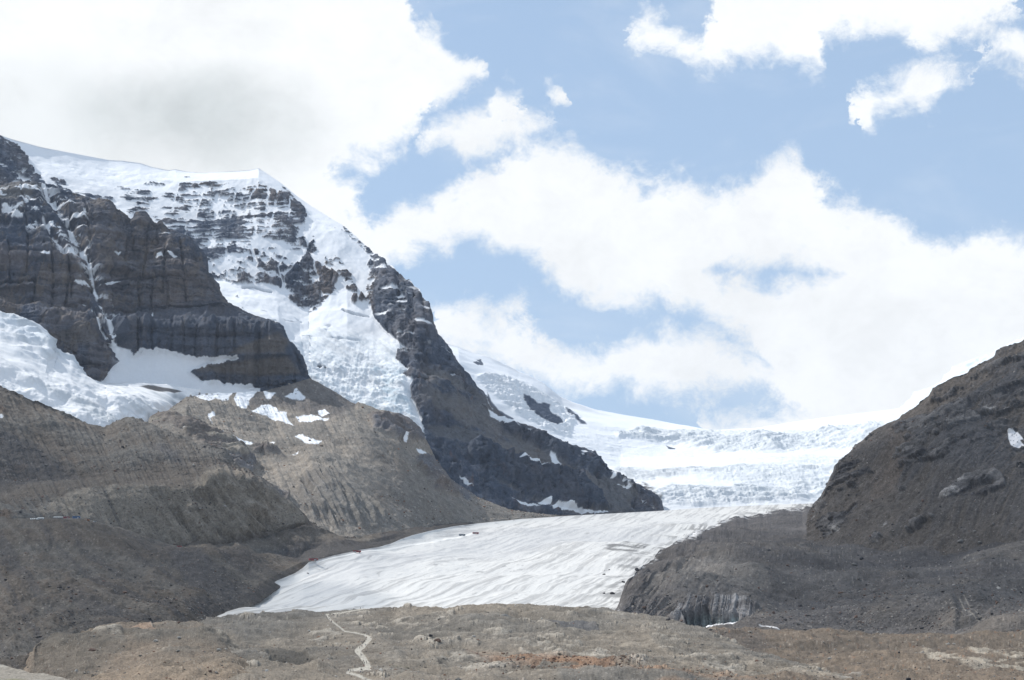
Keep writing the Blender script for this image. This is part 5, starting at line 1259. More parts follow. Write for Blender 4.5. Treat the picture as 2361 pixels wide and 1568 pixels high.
    c = mixc(c, np.array([0.225, 0.198, 0.166]), ss(sdf(xw, yw, [(540, 1530), (750, 1520), (900, 1560), (1300, 1560), (1300, 1620), (440, 1620)]), -14, 20) * 0.6)
    rust = ss(sdf(xw, yw, [(1080, 1500), (1180, 1495), (1300, 1505), (1460, 1530), (1640, 1540), (1760, 1560), (1800, 1600), (1540, 1600), (1420, 1560), (1250, 1545), (1160, 1525)]), -12, 16)
    rust2 = ss(n2 + 0.4 * strat, -0.2, 0.4)
    c = mixc(c, np.array([0.25, 0.175, 0.125]), rust * rust2 * 0.65)
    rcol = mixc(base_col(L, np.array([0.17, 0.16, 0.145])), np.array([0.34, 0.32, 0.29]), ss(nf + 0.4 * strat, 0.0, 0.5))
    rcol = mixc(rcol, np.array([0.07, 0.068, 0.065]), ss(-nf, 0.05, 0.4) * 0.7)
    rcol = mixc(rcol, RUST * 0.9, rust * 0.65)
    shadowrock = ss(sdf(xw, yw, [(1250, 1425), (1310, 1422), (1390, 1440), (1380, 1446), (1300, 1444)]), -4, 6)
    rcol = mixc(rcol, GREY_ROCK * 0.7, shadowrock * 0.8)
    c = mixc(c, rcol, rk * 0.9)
    pale = ss(sdf(xw, yw, [(1150, 1470), (1350, 1475), (1500, 1500), (1420, 1510), (1300, 1490), (1160, 1485)]), -8, 12)
    c = mixc(c, PALE * 0.95, pale * ss(n2 + n3 * 0.5, 0.25, 0.6) * 0.6)
    c = mixc(c, PALE * 1.1, ss(sdf(xw, yw, [(690, 1458), (740, 1450), (770, 1465), (740, 1480)]), -6, 8) * ss(n3, 0.25, 0.6) * 0.6)
    green = ss(sdf(xw, yw, [(900, 1530), (940, 1538), (960, 1552), (920, 1548)]), -5, 6) * ss(n3, 0.0, 0.5)
    c = mixc(c, np.array([0.14, 0.15, 0.06]), green * 0.6)
    sp = ss(fbm(P, 1.9, 2, seed=147), 0.78, 1.05)
    c = mixc(c, PALE, sp * 0.4)
    spd = ss(fbm(P, 2.3, 2, seed=148), 0.82, 1.05)
    c = mixc(c, np.array([0.06, 0.055, 0.05]), spd * 0.5)
    c = c * (1 + 0.32 * fbm(P, 5, 4, seed=149, gain=0.7))[..., None]
    c = mixc(c, np.array([0.09, 0.085, 0.078]), mound * 0.8)  # shade on the small mound painted as a darker colour
    c = mixc(c, np.array([0.42, 0.41, 0.38]) * (1 + 0.08 * n3)[..., None], ss(pt, 1.0, -0.8) * 0.95)
    for tr in ([(700, 1500), (740, 1498), (800, 1490)], [(930, 1455), (1000, 1440), (1075, 1418), (1095, 1410)]):
        c = mixc(c, np.array([0.27, 0.255, 0.23]), ss(sline(x + n3, y + n3 * 0.5, tr), 1.8, 0.6) * 0.6)
    c = c * np.array([1.0, 0.955, 0.89])
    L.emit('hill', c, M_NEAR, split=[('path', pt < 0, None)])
    return L


def right_mound():
    top = [(1500, 1446), (1560, 1450), (1600, 1452), (1640, 1450), (1700, 1451), (1760, 1455), (1820, 1455), (1900, 1453), (2000, 1456), (2100, 1460), (2180, 1458), (2240, 1455), (2361, 1452), (2420, 1450)]
    L = Land([([(1500, 1640), (2420, 1640)], [(1500, 850), (2420, 780)]),
              ([(1500, 1530), (1800, 1540), (2420, 1550)], [(1500, 1220), (1800, 1180), (2420, 1060)]),
              (top, [(1500, 1640), (1700, 1640), (2000, 1580), (2420, 1480)])], 1500, 2420, 1.25, 1.15, back=0.3, smooth=8)
    x, y, P = L.x, L.y, L.P0
    n1 = fbm(P, 100, 5, seed=151)
    n2 = fbm(P, 20, 5, seed=152)
    n3 = fbm(P, 6, 4, seed=153)
    ch = fbm(P + np.stack([0.9 * P[..., 2], 0 * x, 0 * x], -1), 14, 4, stretch=(0.6, 6, 10), seed=154)
    wash = ss(sline(x + n2 * 5, y + n2 * 3, [(1480, 1475), (1560, 1488), (1640, 1495), (1720, 1515), (1800, 1540), (1900, 1558), (1980, 1568)]), 13, 4)
    L.push(n1 * 9 * L.calm_edge(top, 0.45, 25) + n2 * 2.4 + n3 * 0.5 + ch * 1.2, up=1.0, micro=(3.5, 0.5))
    c = mixc(base_col(L, np.array([0.120, 0.106, 0.092])), np.array([0.155, 0.132, 0.110]), ss(n1 + 0.4 * ch, -0.2, 0.6))
    c = mixc(c, np.array([0.085, 0.080, 0.078]), ss(sdf(x + n1 * 20, y + n1 * 8, [(1560, 1455), (1760, 1460), (1800, 1500), (1760, 1530), (1660, 1500), (1580, 1470)]), -8, 14) * 0.7)
    c = mixc(c, np.array([0.30, 0.295, 0.28]), wash * ss(n2 + 0.5 * n3, -0.1, 0.4) * 0.8)
    for pts in ([(1840, 1545), (1870, 1535), (1900, 1532), (1905, 1542), (1870, 1552)], [(2110, 1510), (2160, 1508), (2230, 1530), (2361, 1512), (2420, 1515), (2420, 1545), (2240, 1548), (2150, 1535)],
                [(1600, 1445), (1690, 1448), (1640, 1453)], [(2230, 1505), (2361, 1500), (2361, 1520), (2260, 1516)]):
        c = mixc(c, np.array([0.36, 0.34, 0.30]), ss(sdf(x + n2 * 9 + n3 * 3, y + n2 * 5 + n3 * 2, pts), -2, 3) * ss(n3 + n2, -0.6, 0.0) * 0.85)
    sp = ss(fbm(P, 1.9, 2, seed=157), 0.76, 1.02)
    c = mixc(c, PALE * 0.9, sp * 0.45)
    spo = ss(fbm(P, 2.2, 2, seed=158), 0.80, 1.0)
    c = mixc(c, RUST * 0.8, spo * 0.5)
    c = c * (1 + 0.35 * fbm(P, 5, 4, seed=159, gain=0.7))[..., None]
    c = c * np.array([1.05, 0.98, 0.90])
    L.emit('rubble_mound', c, M_NEAR)
    return L


def left_knoll():
    top = [(-60, 1600), (40, 1560), (70, 1500), (79, 1486), (102, 1481), (120, 1472), (137, 1464), (205, 1450), (240, 1441), (280, 1433), (330, 1436), (372, 1433), (413, 1437), (444, 1431.5), (460, 1436), (478, 1447), (500, 1464), (526, 1484), (554, 1505), (581, 1522), (649, 1553), (701, 1570), (760, 1600)]
    L = Land([([(-60, 1660), (760, 1660)], [(-60, 800), (760, 800)]),
              ([(-60, 1610), (80, 1580), (200, 1545), (400, 1545), (600, 1560), (760, 1610)], [(-60, 950), (200, 1050), (400, 1040), (600, 1010), (760, 930)]),
              ([(-60, 1605), (60, 1540), (100, 1510), (200, 1490), (300, 1480), (420, 1480), (500, 1500), (600, 1545), (760, 1604)], [(-60, 960), (100, 1170), (200, 1200), (420, 1210), (600, 1060), (760, 940)]),
              (top, [(-60, 980), (79, 1230), (205, 1330), (330, 1370), (444, 1380), (526, 1280), (649, 1090), (760, 950)])], -60, 760, 1.25, 1.15, back=0.45, smooth=8)
    x, y, P = L.x, L.y, L.P0
    n1 = fbm(P, 90, 5, seed=161)
    n2 = fbm(P, 20, 5, seed=162)
    n3 = fbm(P, 6, 4, seed=163)
    sub = np.zeros(x.shape)
    for pts in ([(208, 1458), (240, 1452), (280, 1460), (290, 1478), (260, 1475), (215, 1470)], [(300, 1446), (350, 1440), (362, 1462), (345, 1462), (320, 1450)], [(370, 1436), (415, 1436), (400, 1440), (375, 1442)], [(485, 1452), (530, 1485), (520, 1488), (480, 1460)],
                [(355, 1497), (395, 1502), (380, 1505)]):
        sub = np.maximum(sub, ss(sdf(x + n2 * 6, y + n2 * 4, pts), -3, 4))
    strat = fbm(P, 8, 4, stretch=(6, 6, 0.5), seed=164)
    L.push(n1 * 9 * L.calm_edge(top, 0.45, 25) + n2 * 2.4 + n3 * 0.5 + sub * (strat * 2 + 2), up=1.0, micro=(3.5, 0.5))
    c = mixc(base_col(L, np.array([0.200, 0.172, 0.145])), np.array([0.150, 0.142, 0.130]), ss(n1 + 0.3 * n2, -0.3, 0.5))
    c = mixc(c, np.array([0.24, 0.20, 0.16]), ss(y + n1 * 15, 1510, 1540) * ss(x, 190, 230) * 0.6)
    c = mixc(c, np.array([0.125, 0.118, 0.108]), ss(sdf(x + n1 * 10, y + n1 * 8, [(79, 1484), (200, 1455), (300, 1475), (260, 1500), (190, 1530), (210, 1570), (60, 1570), (60, 1520)]), -8, 12) * 0.7)
    c = mixc(c, mixc(base_col(L, np.array([0.17, 0.16, 0.145])), PALE * 0.95, ss(strat + n3 * 0.4, -0.1, 0.5)), sub * 0.85)
    c = mixc(c, np.array([0.25, 0.16, 0.11]), ss(sdf(x + n2 * 6, y + n2 * 4, [(290, 1446), (345, 1440), (365, 1465), (350, 1465)]), -3, 5) * 0.6)
    wash = ss(sline(x + n2 * 5, y + n2 * 3, [(540, 1500), (600, 1525), (660, 1545), (720, 1562)]), 12, 4)
    c = mixc(c, PALE * 0.9, wash * ss(n3, -0.1, 0.3) * 0.6)
    sp = ss(fbm(P, 1.8, 2, seed=167), 0.76, 1.02)
    c = mixc(c, PALE, sp * 0.45)
    spo = ss(fbm(P, 2.4, 2, seed=168), 0.82, 1.0)
    c = mixc(c, np.array([0.09, 0.06, 0.05]), spo * 0.55)
    c = c * (1 + 0.32 * fbm(P, 5, 4, seed=169, gain=0.7))[..., None]
    c = c * np.array([1.04, 0.97, 0.88])
    L.emit('knoll', c, M_NEAR)
    return L


def near_bank():
    L = Land([([(-60, 1800), (330, 1800)], [(-60, 260), (330, 250)]),
              ([(-60, 1650), (330, 1660)], [(-60, 400), (330, 380)]),
              ([(-60, 1528), (0, 1532), (60, 1541), (110, 1549), (150, 1558), (190, 1566), (330, 1600)], [(-60, 560), (330, 480)])], -60, 330, 1.25, 1.25, back=0.5, smooth=5)
    P = L.P0
    n1 = fbm(P, 40, 5, seed=171)
    n2 = fbm(P, 6, 4, seed=172)
    L.push(n1 * 1.2 + n2 * 0.3, up=1)
    c = mixc(base_col(L, np.array([0.26, 0.235, 0.20])), np.array([0.34, 0.32, 0.28]), ss(n2 + n1, -0.2, 0.6))
    c = mixc(c, np.array([0.17, 0.17, 0.08]), ss(fbm(P, 12, 4, seed=173), 0.2, 0.6) * 0.6)
    L.emit('bank', c, M_NEAR)


def base_ground():
    n = 40
    xs = np.linspace(-12000, 12000, n)
    ys = np.linspace(-3000, 16000, n)
    X, Y = np.meshgrid(xs, ys)
    Z = -120 + 0 * X
    Z = np.where(Y < 350, -30.0, Z)
    P = np.stack([X, Y, Z], -1)
    idx = np.arange(n * n).reshape(n, n)
    q = np.stack([idx[:-1, :-1], idx[:-1, 1:], idx[1:, 1:], idx[1:, :-1]], -1).reshape(-1, 4)
    o = raw_mesh('ground', P.reshape(-1, 3), q, np.broadcast_to(GREY_TILL, (n * n, 3)), M_SCREE)
    o['kind'] = 'structure'


base_ground()
far_snow()
LI = icefall()
LM = mountain()
LC = cliffs()
left_glacier()
LT = talus()
LMO = moraine()
LS = left_slopes()
LG = main_glacier()
LD = debris()
LR = rocky_hill()
LH = centre_hill()
LRM = right_mound()
LK = left_knoll()
near_bank()


def add_shade_cloud(lands_pts, H, thick, name, op=0.85, seed=0, soft=350):
    """a flat-bottomed cloud out of view, put there for its shadow; its outline lies sunwards of the ground it shades"""
    q = []
    for land, px, py in lands_pts:
        p = land.at(px, py)
        t = (H - p[2]) / SUN[2]
        q.append((p[0] + SUN[0] * t, p[1] + SUN[1] * t))
    q = np.array(q)
    lo, hi = q.min(0) - 900, q.max(0) + 900
    nx, ny = int((hi[0] - lo[0]) / 45), int((hi[1] - lo[1]) / 45)
    X, Y = np.meshgrid(np.linspace(lo[0], hi[0], nx), np.linspace(lo[1], hi[1], ny))
    P = np.stack([X, Y, 0 * X + H], -1)
    w = fbm(P, 900, 5, seed=seed)
    d = sdf(X.ravel(), Y.ravel(), q).reshape(X.shape) + w * soft
    dens = ss(d, -soft * 0.4, soft * 0.8)
    puff = fbm(P, 420, 5, seed=seed + 1, ridged=True)
    topz = H + thick * np.sqrt(dens) * (0.5 + puff)
    botz = H - 20 * dens * (1 + fbm(P, 200, 3, seed=seed + 2)) - 5
    V = np.concatenate([np.stack([X, Y, topz], -1).reshape(-1, 3), np.stack([X, Y, botz], -1).reshape(-1, 3)])
    idx = np.arange(nx * ny).reshape(ny, nx)
    quads = np.stack([idx[:-1, :-1], idx[:-1, 1:], idx[1:, 1:], idx[1:, :-1]], -1).reshape(-1, 4)
    keep = dens.reshape(-1)[quads].max(1) > 0.01
    quads = quads[keep]
    Q = np.concatenate([quads, quads[:, ::-1] + nx * ny])
    used, inv = np.unique(Q, return_inverse=True)
    C = np.repeat(np.concatenate([dens.ravel(), dens.ravel()])[:, None], 3, 1)
    o = raw_mesh(name, V[used], inv.reshape(Q.shape), C[used], cloud_material(op))
    o['kind'] = 'structure'
    print('cloud', o.name, 'elevation of lowest edge', np.degrees(np.arctan2(H, Y[dens > 0.02].max())))


def cloud_material(op):
    m = bpy.data.materials.new('shade_cloud_vapour')
    m.use_nodes = True
    nt = m.node_tree
    N, L = nt.nodes, nt.links
    N.clear()
    at = N.new('ShaderNodeAttribute')
    at.attribute_name = 'Col'
    sp = N.new('ShaderNodeSeparateColor')
    L.new(at.outputs['Color'], sp.inputs[0])
    ml = N.new('ShaderNodeMath')
    ml.operation = 'MULTIPLY'
    L.new(sp.outputs[0], ml.inputs[0])
    ml.inputs[1].default_value = op
    tr = N.new('ShaderNodeBsdfTransparent')
    df = N.new('ShaderNodeBsdfDiffuse')
    df.inputs[0].default_value = (0.9, 0.9, 0.9, 1)
    tl = N.new('ShaderNodeBsdfTranslucent')
    tl.inputs[0].default_value = (0.9, 0.9, 0.9, 1)
    m1 = N.new('ShaderNodeMixShader')
    m1.inputs[0].default_value = 0.5
    L.new(df.outputs[0], m1.inputs[1])
    L.new(tl.outputs[0], m1.inputs[2])
    m2 = N.new('ShaderNodeMixShader')
    L.new(ml.outputs[0], m2.inputs[0])
    L.new(tr.outputs[0], m2.inputs[1])
    L.new(m1.outputs[0], m2.inputs[2])
    o = N.new('ShaderNodeOutputMaterial')
    L.new(m2.outputs[0], o.inputs[0])
    return m


def haze_box():
    m = bpy.data.materials.new('haze')
    m.use_nodes = True
    nt = m.node_tree
    nt.nodes.clear()
    v = nt.nodes.new('ShaderNodeVolumePrincipled')
    v.inputs['Color'].default_value = (0.72, 0.83, 1.0, 1)
    v.inputs['Density'].default_value = HAZE
    v.inputs['Anisotropy'].default_value = 0.25
    o = nt.nodes.new('ShaderNodeOutputMaterial')
    nt.links.new(v.outputs[0], o.inputs['Volume'])
    x0, x1, y0, y1, z0, z1 = -12500, 12500, -3500, 17000, -125, 2450
    V = np.array([[a, b, c] for a in (x0, x1) for b in (y0, y1) for c in (z0, z1)], float)
    Q = np.array([[0, 1, 3, 2], [4, 6, 7, 5], [0, 4, 5, 1], [2, 3, 7, 6], [0, 2, 6, 4], [1, 5, 7, 3]])
    ob = raw_mesh('haze', V, Q, None, m)
    for p in ob.data.polygons:
        p.use_smooth = False
    ob['kind'] = 'stuff'


HAZE = 1.2e-5
add_shade_cloud([(LC, 10, 440), (LC, 225, 470), (LC, 380, 560), (LC, 500, 740), (LC, 590, 800), (LC, 540, 860), (LC, 420, 840), (LC, 250, 850), (LC, 10, 700)], 3300, 260, 'cloud', 0.74, 301, 260)  # unseen cloud added to shade the left cliffs
add_shade_cloud([(LMO, 10, 1000), (LMO, 200, 1020), (LMO, 300, 1085), (LS, 300, 1240), (LS, 480, 1280), (LS, 600, 1330), (LS, 480, 1425), (LK, 300, 1480), (LK, 90, 1520), (LS, 10, 1450), (LS, 10, 1250)], 2700, 240, 'cloud', 0.42, 311, 200)  # unseen cloud added to shade the left moraine and slopes
add_shade_cloud([(LD, 1760, 1215), (LR, 1880, 1180), (LR, 1960, 1060), (LR, 2120, 950), (LR, 2355, 830), (LR, 2400, 1150), (LD, 2400, 1400), (LD, 2200, 1420), (LD, 1800, 1430), (LD, 1560, 1430), (LD, 1450, 1400), (LD, 1520, 1300)], 2700, 240, 'cloud', 0.50, 321, 160)  # unseen cloud added to shade the rocky hill and debris
haze_box()
#THINGS
# ------------------------------------------------------------------ things
def paint(name, col, rough=0.5, metal=0.0):
    m = bpy.data.materials.get(name)
    if m:
        return m
    m = bpy.data.materials.new(name)
    m.use_nodes = True
    nt = m.node_tree
    b = nt.nodes['Principled BSDF']
    nz = nt.nodes.new('ShaderNodeTexNoise')
    nz.inputs['Scale'].default_value = 3.0
    nz.inputs['Detail'].default_value = 4
    mx = nt.nodes.new('ShaderNodeMix')
    mx.data_type = 'RGBA'
    mx.inputs[6].default_value = (*[c * 0.75 for c in col], 1)
    mx.inputs[7].default_value = (*[min(1, c * 1.12) for c in col], 1)
    nt.links.new(nz.outputs[0], mx.inputs[0])
    nt.links.new(mx.outputs[2], b.inputs['Base Color'])
    b.inputs['Roughness'].default_value = rough
    b.inputs['Metallic'].default_value = metal
    return m


def tag(o, label, cat, group=None):
    o['label'] = label
    o['category'] = cat
    if group:
        o['group'] = group
    return o


def thing(name, label, cat, loc, rz=0.0, group=None):
    o = bpy.data.objects.new(name, None)
    COL.objects.link(o)
    o.location = loc
    o.rotation_euler = (0, 0, rz)
    return tag(o, label, cat, group)


def bm_box(bm, c, s, rot=None, bevel=0.0):
    r = bmesh.ops.create_cube(bm, size=1.0)
    vs = r['verts']
    for v in vs:
        v.co = Vector((v.co.x * s[0], v.co.y * s[1], v.co.z * s[2]))
    if bevel:
        es = list({e for v in vs for e in v.link_edges})
        rr = bmesh.ops.bevel(bm, geom=es, offset=bevel, segments=2, affect='EDGES')
        vs = list({v for f in rr['faces'] for v in f.verts} | {v for v in vs if v.is_valid})
    for v in vs:
        if rot:
            v.co.rotate(rot)
        v.co += Vector(c)
    return vs


def bm_cyl(bm, c, r, h, axis='Y', seg=20, r2=None):
    res = bmesh.ops.create_cone(bm, cap_ends=True, segments=seg, radius1=r, radius2=r if r2 is None else r2, depth=h)
    for v in res['verts']:
        x, y, z = v.co
        if axis == 'Y':
            v.co = Vector((x, z, y))
        elif axis == 'X':
            v.co = Vector((z, x, y))
        v.co += Vector(c)
    return res['verts']


def part(name, bm, mat, parent):
    me = bpy.data.meshes.new(name)
    bmesh.ops.recalc_face_normals(bm, faces=bm.faces)
    bm.to_mesh(me)
    bm.free()
    me.materials.append(mat)
    o = bpy.data.objects.new(name, me)
    COL.objects.link(o)
    o.parent = parent
    return o


def copy_tree(o, parent=None):
    c = o.copy()
    COL.objects.link(c)
    c.parent = parent
    for ch in [k for k in o.children]:
        copy_tree(ch, c)
    return c


def profile_body(bm, prof, width):
    """side profile [(x, z)] extruded across y"""
    f = [bm.verts.new((x, -width / 2, z)) for x, z in prof]
    b = [bm.verts.new((x, width / 2, z)) for x, z in prof]
    n = len(prof)
    bm.faces.new(f)
    bm.faces.new(list(reversed(b)))
    for i in range(n):
        bm.faces.new((f[i], b[i], b[(i + 1) % n], f[(i + 1) % n]))


def make_coach(label, colour, colname, L=13.0, H=3.7, W=3.1, wheel_r=0.85, axles=(-4.2, 2.6, 4.4), patch=True, group=None, name='tour_bus', cat='bus', roofcol=None):
    t = thing(name, label, cat, (0, 0, 0), 0, group)
    base = wheel_r * 0.95
    h = L / 2
    bm = bmesh.new()
    profile_body(bm, [(-h, base), (h, base), (h, base + 1.0), (h - 0.35, H - 0.15), (h - 0.7, H), (-h + 0.25, H), (-h, H - 0.2)], W)
    part('body', bm, paint('paint_' + colname, colour, 0.35), t)
    for s in (-1, 1):
        bm = bmesh.new()
        bm_box(bm, (-0.2, s * (W / 2 + 0.012), base + (H - base) * 0.62), (L - 2.2, 0.05, (H - base) * 0.34))
        part('side_window', bm, paint('tinted_glass', (0.03, 0.04, 0.05), 0.12), t)
    bm = bmesh.new()
    bm_box(bm, (h - 0.16, 0, base + (H - base) * 0.62), (0.1, W - 0.4, (H - base) * 0.42), Vector((0, 0, 1)).rotation_difference(Vector((-0.14, 0, 1))))
    part('windscreen', bm, paint('tinted_glass', (0.03, 0.04, 0.05), 0.12), t)
    if roofcol:
        bm = bmesh.new()
        bm_box(bm, (-0.25, 0, H + 0.07), (L - 1.4, W - 0.3, 0.14), bevel=0.04)
        part('roof', bm, paint('roof_panel', roofcol, 0.5), t)
    if patch:
        for s in (-1, 1):
            bm = bmesh.new()
            yy = s * (W / 2 + 0.02)
            pts = [(1.2, .3), (4.2, .3), (4.2, .9), (3.9, 1.25), (3.3, .95), (2.9, 1.3), (2.3, .95), (1.9, 1.3), (1.2, .9)]
            a = [bm.verts.new((px_, yy - 0.02, base + pz)) for px_, pz in pts]
            b = [bm.verts.new((px_, yy + 0.02, base + pz)) for px_, pz in pts]
            bm.faces.new(a)
            bm.faces.new(list(reversed(b)))
            for i in range(len(pts)):
                bm.faces.new((a[i], b[i], b[(i + 1) % len(pts)], a[(i + 1) % len(pts)]))
            part('side_marking', bm, paint('white_paint', (0.8, 0.8, 0.8), 0.4), t)
    for x in axles:
        for s in (-1, 1):
            bm = bmesh.new()
            bm_cyl(bm, (x, s * (W / 2 - 0.1), wheel_r), wheel_r, 0.75, 'Y', 22)
            w = part('wheel', bm, paint('rubber', (0.03, 0.03, 0.03), 0.8), t)
            bm = bmesh.new()
            bm_cyl(bm, (x, s * (W / 2 + 0.29), wheel_r), wheel_r * 0.45, 0.06, 'Y', 16)
            part('rim', bm, paint('steel', (0.35, 0.35, 0.35), 0.4, 0.8), w)
    for s in (-1, 1):
        bm = bmesh.new()
        bm_cyl(bm, (h + 0.03, s * (W / 2 - 0.45), base + 0.4), 0.16, 0.08, 'X', 14)
        part('headlight', bm, paint('lamp_glass', (0.8, 0.8, 0.75), 0.1), t)
    bm = bmesh.new()
    bm_box(bm, (h - 1.5, -(W / 2 + 0.02), base + 1.1), (1.0, 0.06, 2.0))
    part('door', bm, paint('dark_door', (0.06, 0.06, 0.07), 0.3), t)
    return t


def settle(o, land, x, y, rz=0.0, sink=0.05, tilt=(0, 0)):
    p = land.at(x, y)
    o.location = (p[0], p[1], p[2] - sink)
    o.rotation_euler = (tilt[0], tilt[1], rz)
    return o


RED = (0.30, 0.022, 0.028)
b1 = make_coach('red snow coach with a black roof parked at the grey edge of the glacier', RED, 'red', roofcol=(0.04, 0.04, 0.045), group='snow coaches on the ice')
settle(b1, LG, 722, 1294, math.radians(12))
b2 = make_coach('red snow coach driving along the pale track on the ice', RED, 'red', group='snow coaches on the ice')
settle(b2, LG, 822, 1274.5, math.radians(192))
b3 = make_coach('blue and white snow coach on the ice just behind a red one', (0.10, 0.16, 0.22), 'blue', group='snow coaches on the ice', roofcol=(0.55, 0.58, 0.6))
settle(b3, LG, 1065.5, 1236, math.radians(195))
b4 = copy_tree(b2)
tag(b4, 'red snow coach farthest up the ice beside the blue and white one', 'bus', 'snow coaches on the ice')
settle(b4, LG, 1096, 1231.5, math.radians(195))
rv = make_coach('small red truck on the gravel road under the gullied moraine', (0.42, 0.03, 0.03), 'bright_red', L=7.0, H=3.2, W=2.6, wheel_r=0.6, axles=(-2.2, 2.2), patch=False, name='truck', cat='truck')
settle(rv, LS, 413.5, 1263, math.radians(20))
bb = make_coach('blue bus with a pale window line parked at the hillside depot', (0.07, 0.16, 0.34), 'bus_blue', L=11.5, H=3.9, W=2.7, wheel_r=0.55, axles=(-3.6, 3.6), group='vehicles at the depot', roofcol=(0.16, 0.26, 0.42))
settle(bb, LS, 176, 1196, math.radians(4))
rd = make_coach('dark red bus with white markings beside the long white trailer', (0.33, 0.02, 0.03), 'dark_red', L=9.0, H=3.1, W=2.7, wheel_r=0.55, axles=(-2.8, 2.8), group='vehicles at the depot')
settle(rd, LS, 153, 1196, math.radians(-6))


def make_shed(label, L, W, H, roofcol, wallcol, group=None, name='shed'):
    t = thing(name, label, 'shed', (0, 0, 0), 0, group)
    bm = bmesh.new()
    bm_box(bm, (0, 0, H / 2), (L, W, H))
    part('wall', bm, paint('shed_wall_%d' % int(L * 10), wallcol, 0.6), t)
    bm = bmesh.new()
    prof = [(-W / 2 - 0.25, H + 0.003), (W / 2 + 0.25, H + 0.003), (W / 2 + 0.25, H + 0.12), (0, H + 0.9), (-W / 2 - 0.25, H + 0.12)]
    f = [bm.verts.new((-L / 2 - 0.3, a, b)) for a, b in prof]
    b = [bm.verts.new((L / 2 + 0.3, a, b_)) for a, b_ in prof]
    bm.faces.new(f)
    bm.faces.new(list(reversed(b)))
    for i in range(5):
        bm.faces.new((f[i], b[i], b[(i + 1) % 5], f[(i + 1) % 5]))
    part('roof', bm, paint('shed_roof', roofcol, 0.5), t)
    bm = bmesh.new()
    bm_box(bm, (L * 0.25, -W / 2 - 0.03, 1.05), (1.0, 0.06, 2.1))
    part('door', bm, paint('dark_door', (0.06, 0.06, 0.07), 0.4), t)
    for x in (-L * 0.3, -L * 0.05):
        bm = bmesh.new()
        bm_box(bm, (x, -W / 2 - 0.03, 1.5), (1.2, 0.06, 0.8))
        part('window', bm, paint('tinted_glass', (0.03, 0.04, 0.05), 0.12), t)
    return t


s1 = make_shed('long low white-roofed shed at the far left of the depot', 11.0, 4.0, 1.4, (0.75, 0.76, 0.74), (0.55, 0.56, 0.55), 'depot sheds')
settle(s1, LS, 79, 1198, 0.0, 0.1)
s2 = make_shed('white shed between the low shed and the blue-walled shed', 8.5, 4.5, 2.0, (0.75, 0.76, 0.76), (0.45, 0.50, 0.52), 'depot sheds')
settle(s2, LS, 94, 1198, 0.05, 0.1)
s3 = make_shed('small blue-walled shed with a pale roof in mid depot', 7.5, 4.0, 2.2, (0.65, 0.68, 0.72), (0.12, 0.17, 0.28), 'depot sheds')
settle(s3, LS, 107, 1196, -0.04, 0.1)
s4 = make_shed('longest shed with a cream white roof left of the red bus', 13.0, 5.0, 2.4, (0.80, 0.78, 0.70), (0.18, 0.17, 0.17), 'depot sheds')
settle(s4, LS, 134, 1196.5, 0.0, 0.1)


def make_excavator():
    t = thing('excavator', 'orange excavator parked to the right of the blue bus', 'excavator', (0, 0, 0), 0, 'vehicles at the depot')
    og = paint('machine_orange', (0.42, 0.15, 0.04), 0.5)
    for s in (-1, 1):
        bm = bmesh.new()
        bm_box(bm, (0, s * 1.1, 0.5), (4.0, 0.6, 1.0), bevel=0.3)
        part('track', bm, paint('rubber', (0.03, 0.03, 0.03), 0.8), t)
    bm = bmesh.new()
    bm_box(bm, (-0.5, 0, 1.75), (3.4, 2.5, 1.2), bevel=0.12)
    part('body', bm, og, t)
    bm = bmesh.new()
    bm_box(bm, (0.6, 0.7, 2.75), (1.4, 1.0, 1.5), bevel=0.1)
    part('cab', bm, paint('tinted_glass', (0.03, 0.04, 0.05), 0.12), t)
    bm = bmesh.new()
    for a, b in (((1.0, 0, 1.8), (3.6, 0, 4.2)), ((3.6, 0, 4.2), (5.4, 0, 1.6))):
        a, b = Vector(a), Vector(b)
        bm_box(bm, (a + b) / 2, (0.4, 0.4, (b - a).length), Vector((0, 0, 1)).rotation_difference((b - a).normalized()))
    part('boom', bm, og, t)
    bm = bmesh.new()
    profile_body(bm, [(5.0, 1.5), (5.9, 1.5), (6.0, 0.7), (5.3, 0.4), (4.9, 0.8)], 1.1)
    part('bucket', bm, paint('steel', (0.2, 0.2, 0.2), 0.5, 0.6), t)
    return t


settle(make_excavator(), LS, 203, 1202, math.radians(185))
wt = make_coach('small white pickup parked at the right end of the depot', (0.7, 0.7, 0.7), 'white', L=4.6, H=2.0, W=2.0, wheel_r=0.42, axles=(-1.4, 1.4), patch=False, group='vehicles at the depot', name='pickup_truck', cat='pickup truck')
settle(wt, LS, 218, 1204, math.radians(25))


def make_pipe():
    t = thing('culvert_pipe', 'long dark culvert pipe with a white end lying beside the gravel road', 'pipe', (0, 0, 0))
    bm = bmesh.new()
    bm_cyl(bm, (0, 0, 0.6), 0.6, 13.0, 'X', 18)
    part('pipe_wall', bm, paint('pipe_steel', (0.05, 0.05, 0.055), 0.5, 0.3), t)
    bm = bmesh.new()
    bm_cyl(bm, (6.8, 0, 0.65), 0.72, 1.2, 'X', 18)
    part('end_collar', bm, paint('white_paint', (0.8, 0.8, 0.8), 0.4), t)
    return t


pp = LS.at(268, 1219)
pipe = make_pipe()
pipe.location = (pp[0], pp[1], pp[2] + 0.2)
q0, q1 = LS.at(259, 1214), LS.at(278, 1222)
pipe.rotation_euler = (0, math.atan2(q0[2] - q1[2], 12), math.radians(-15))


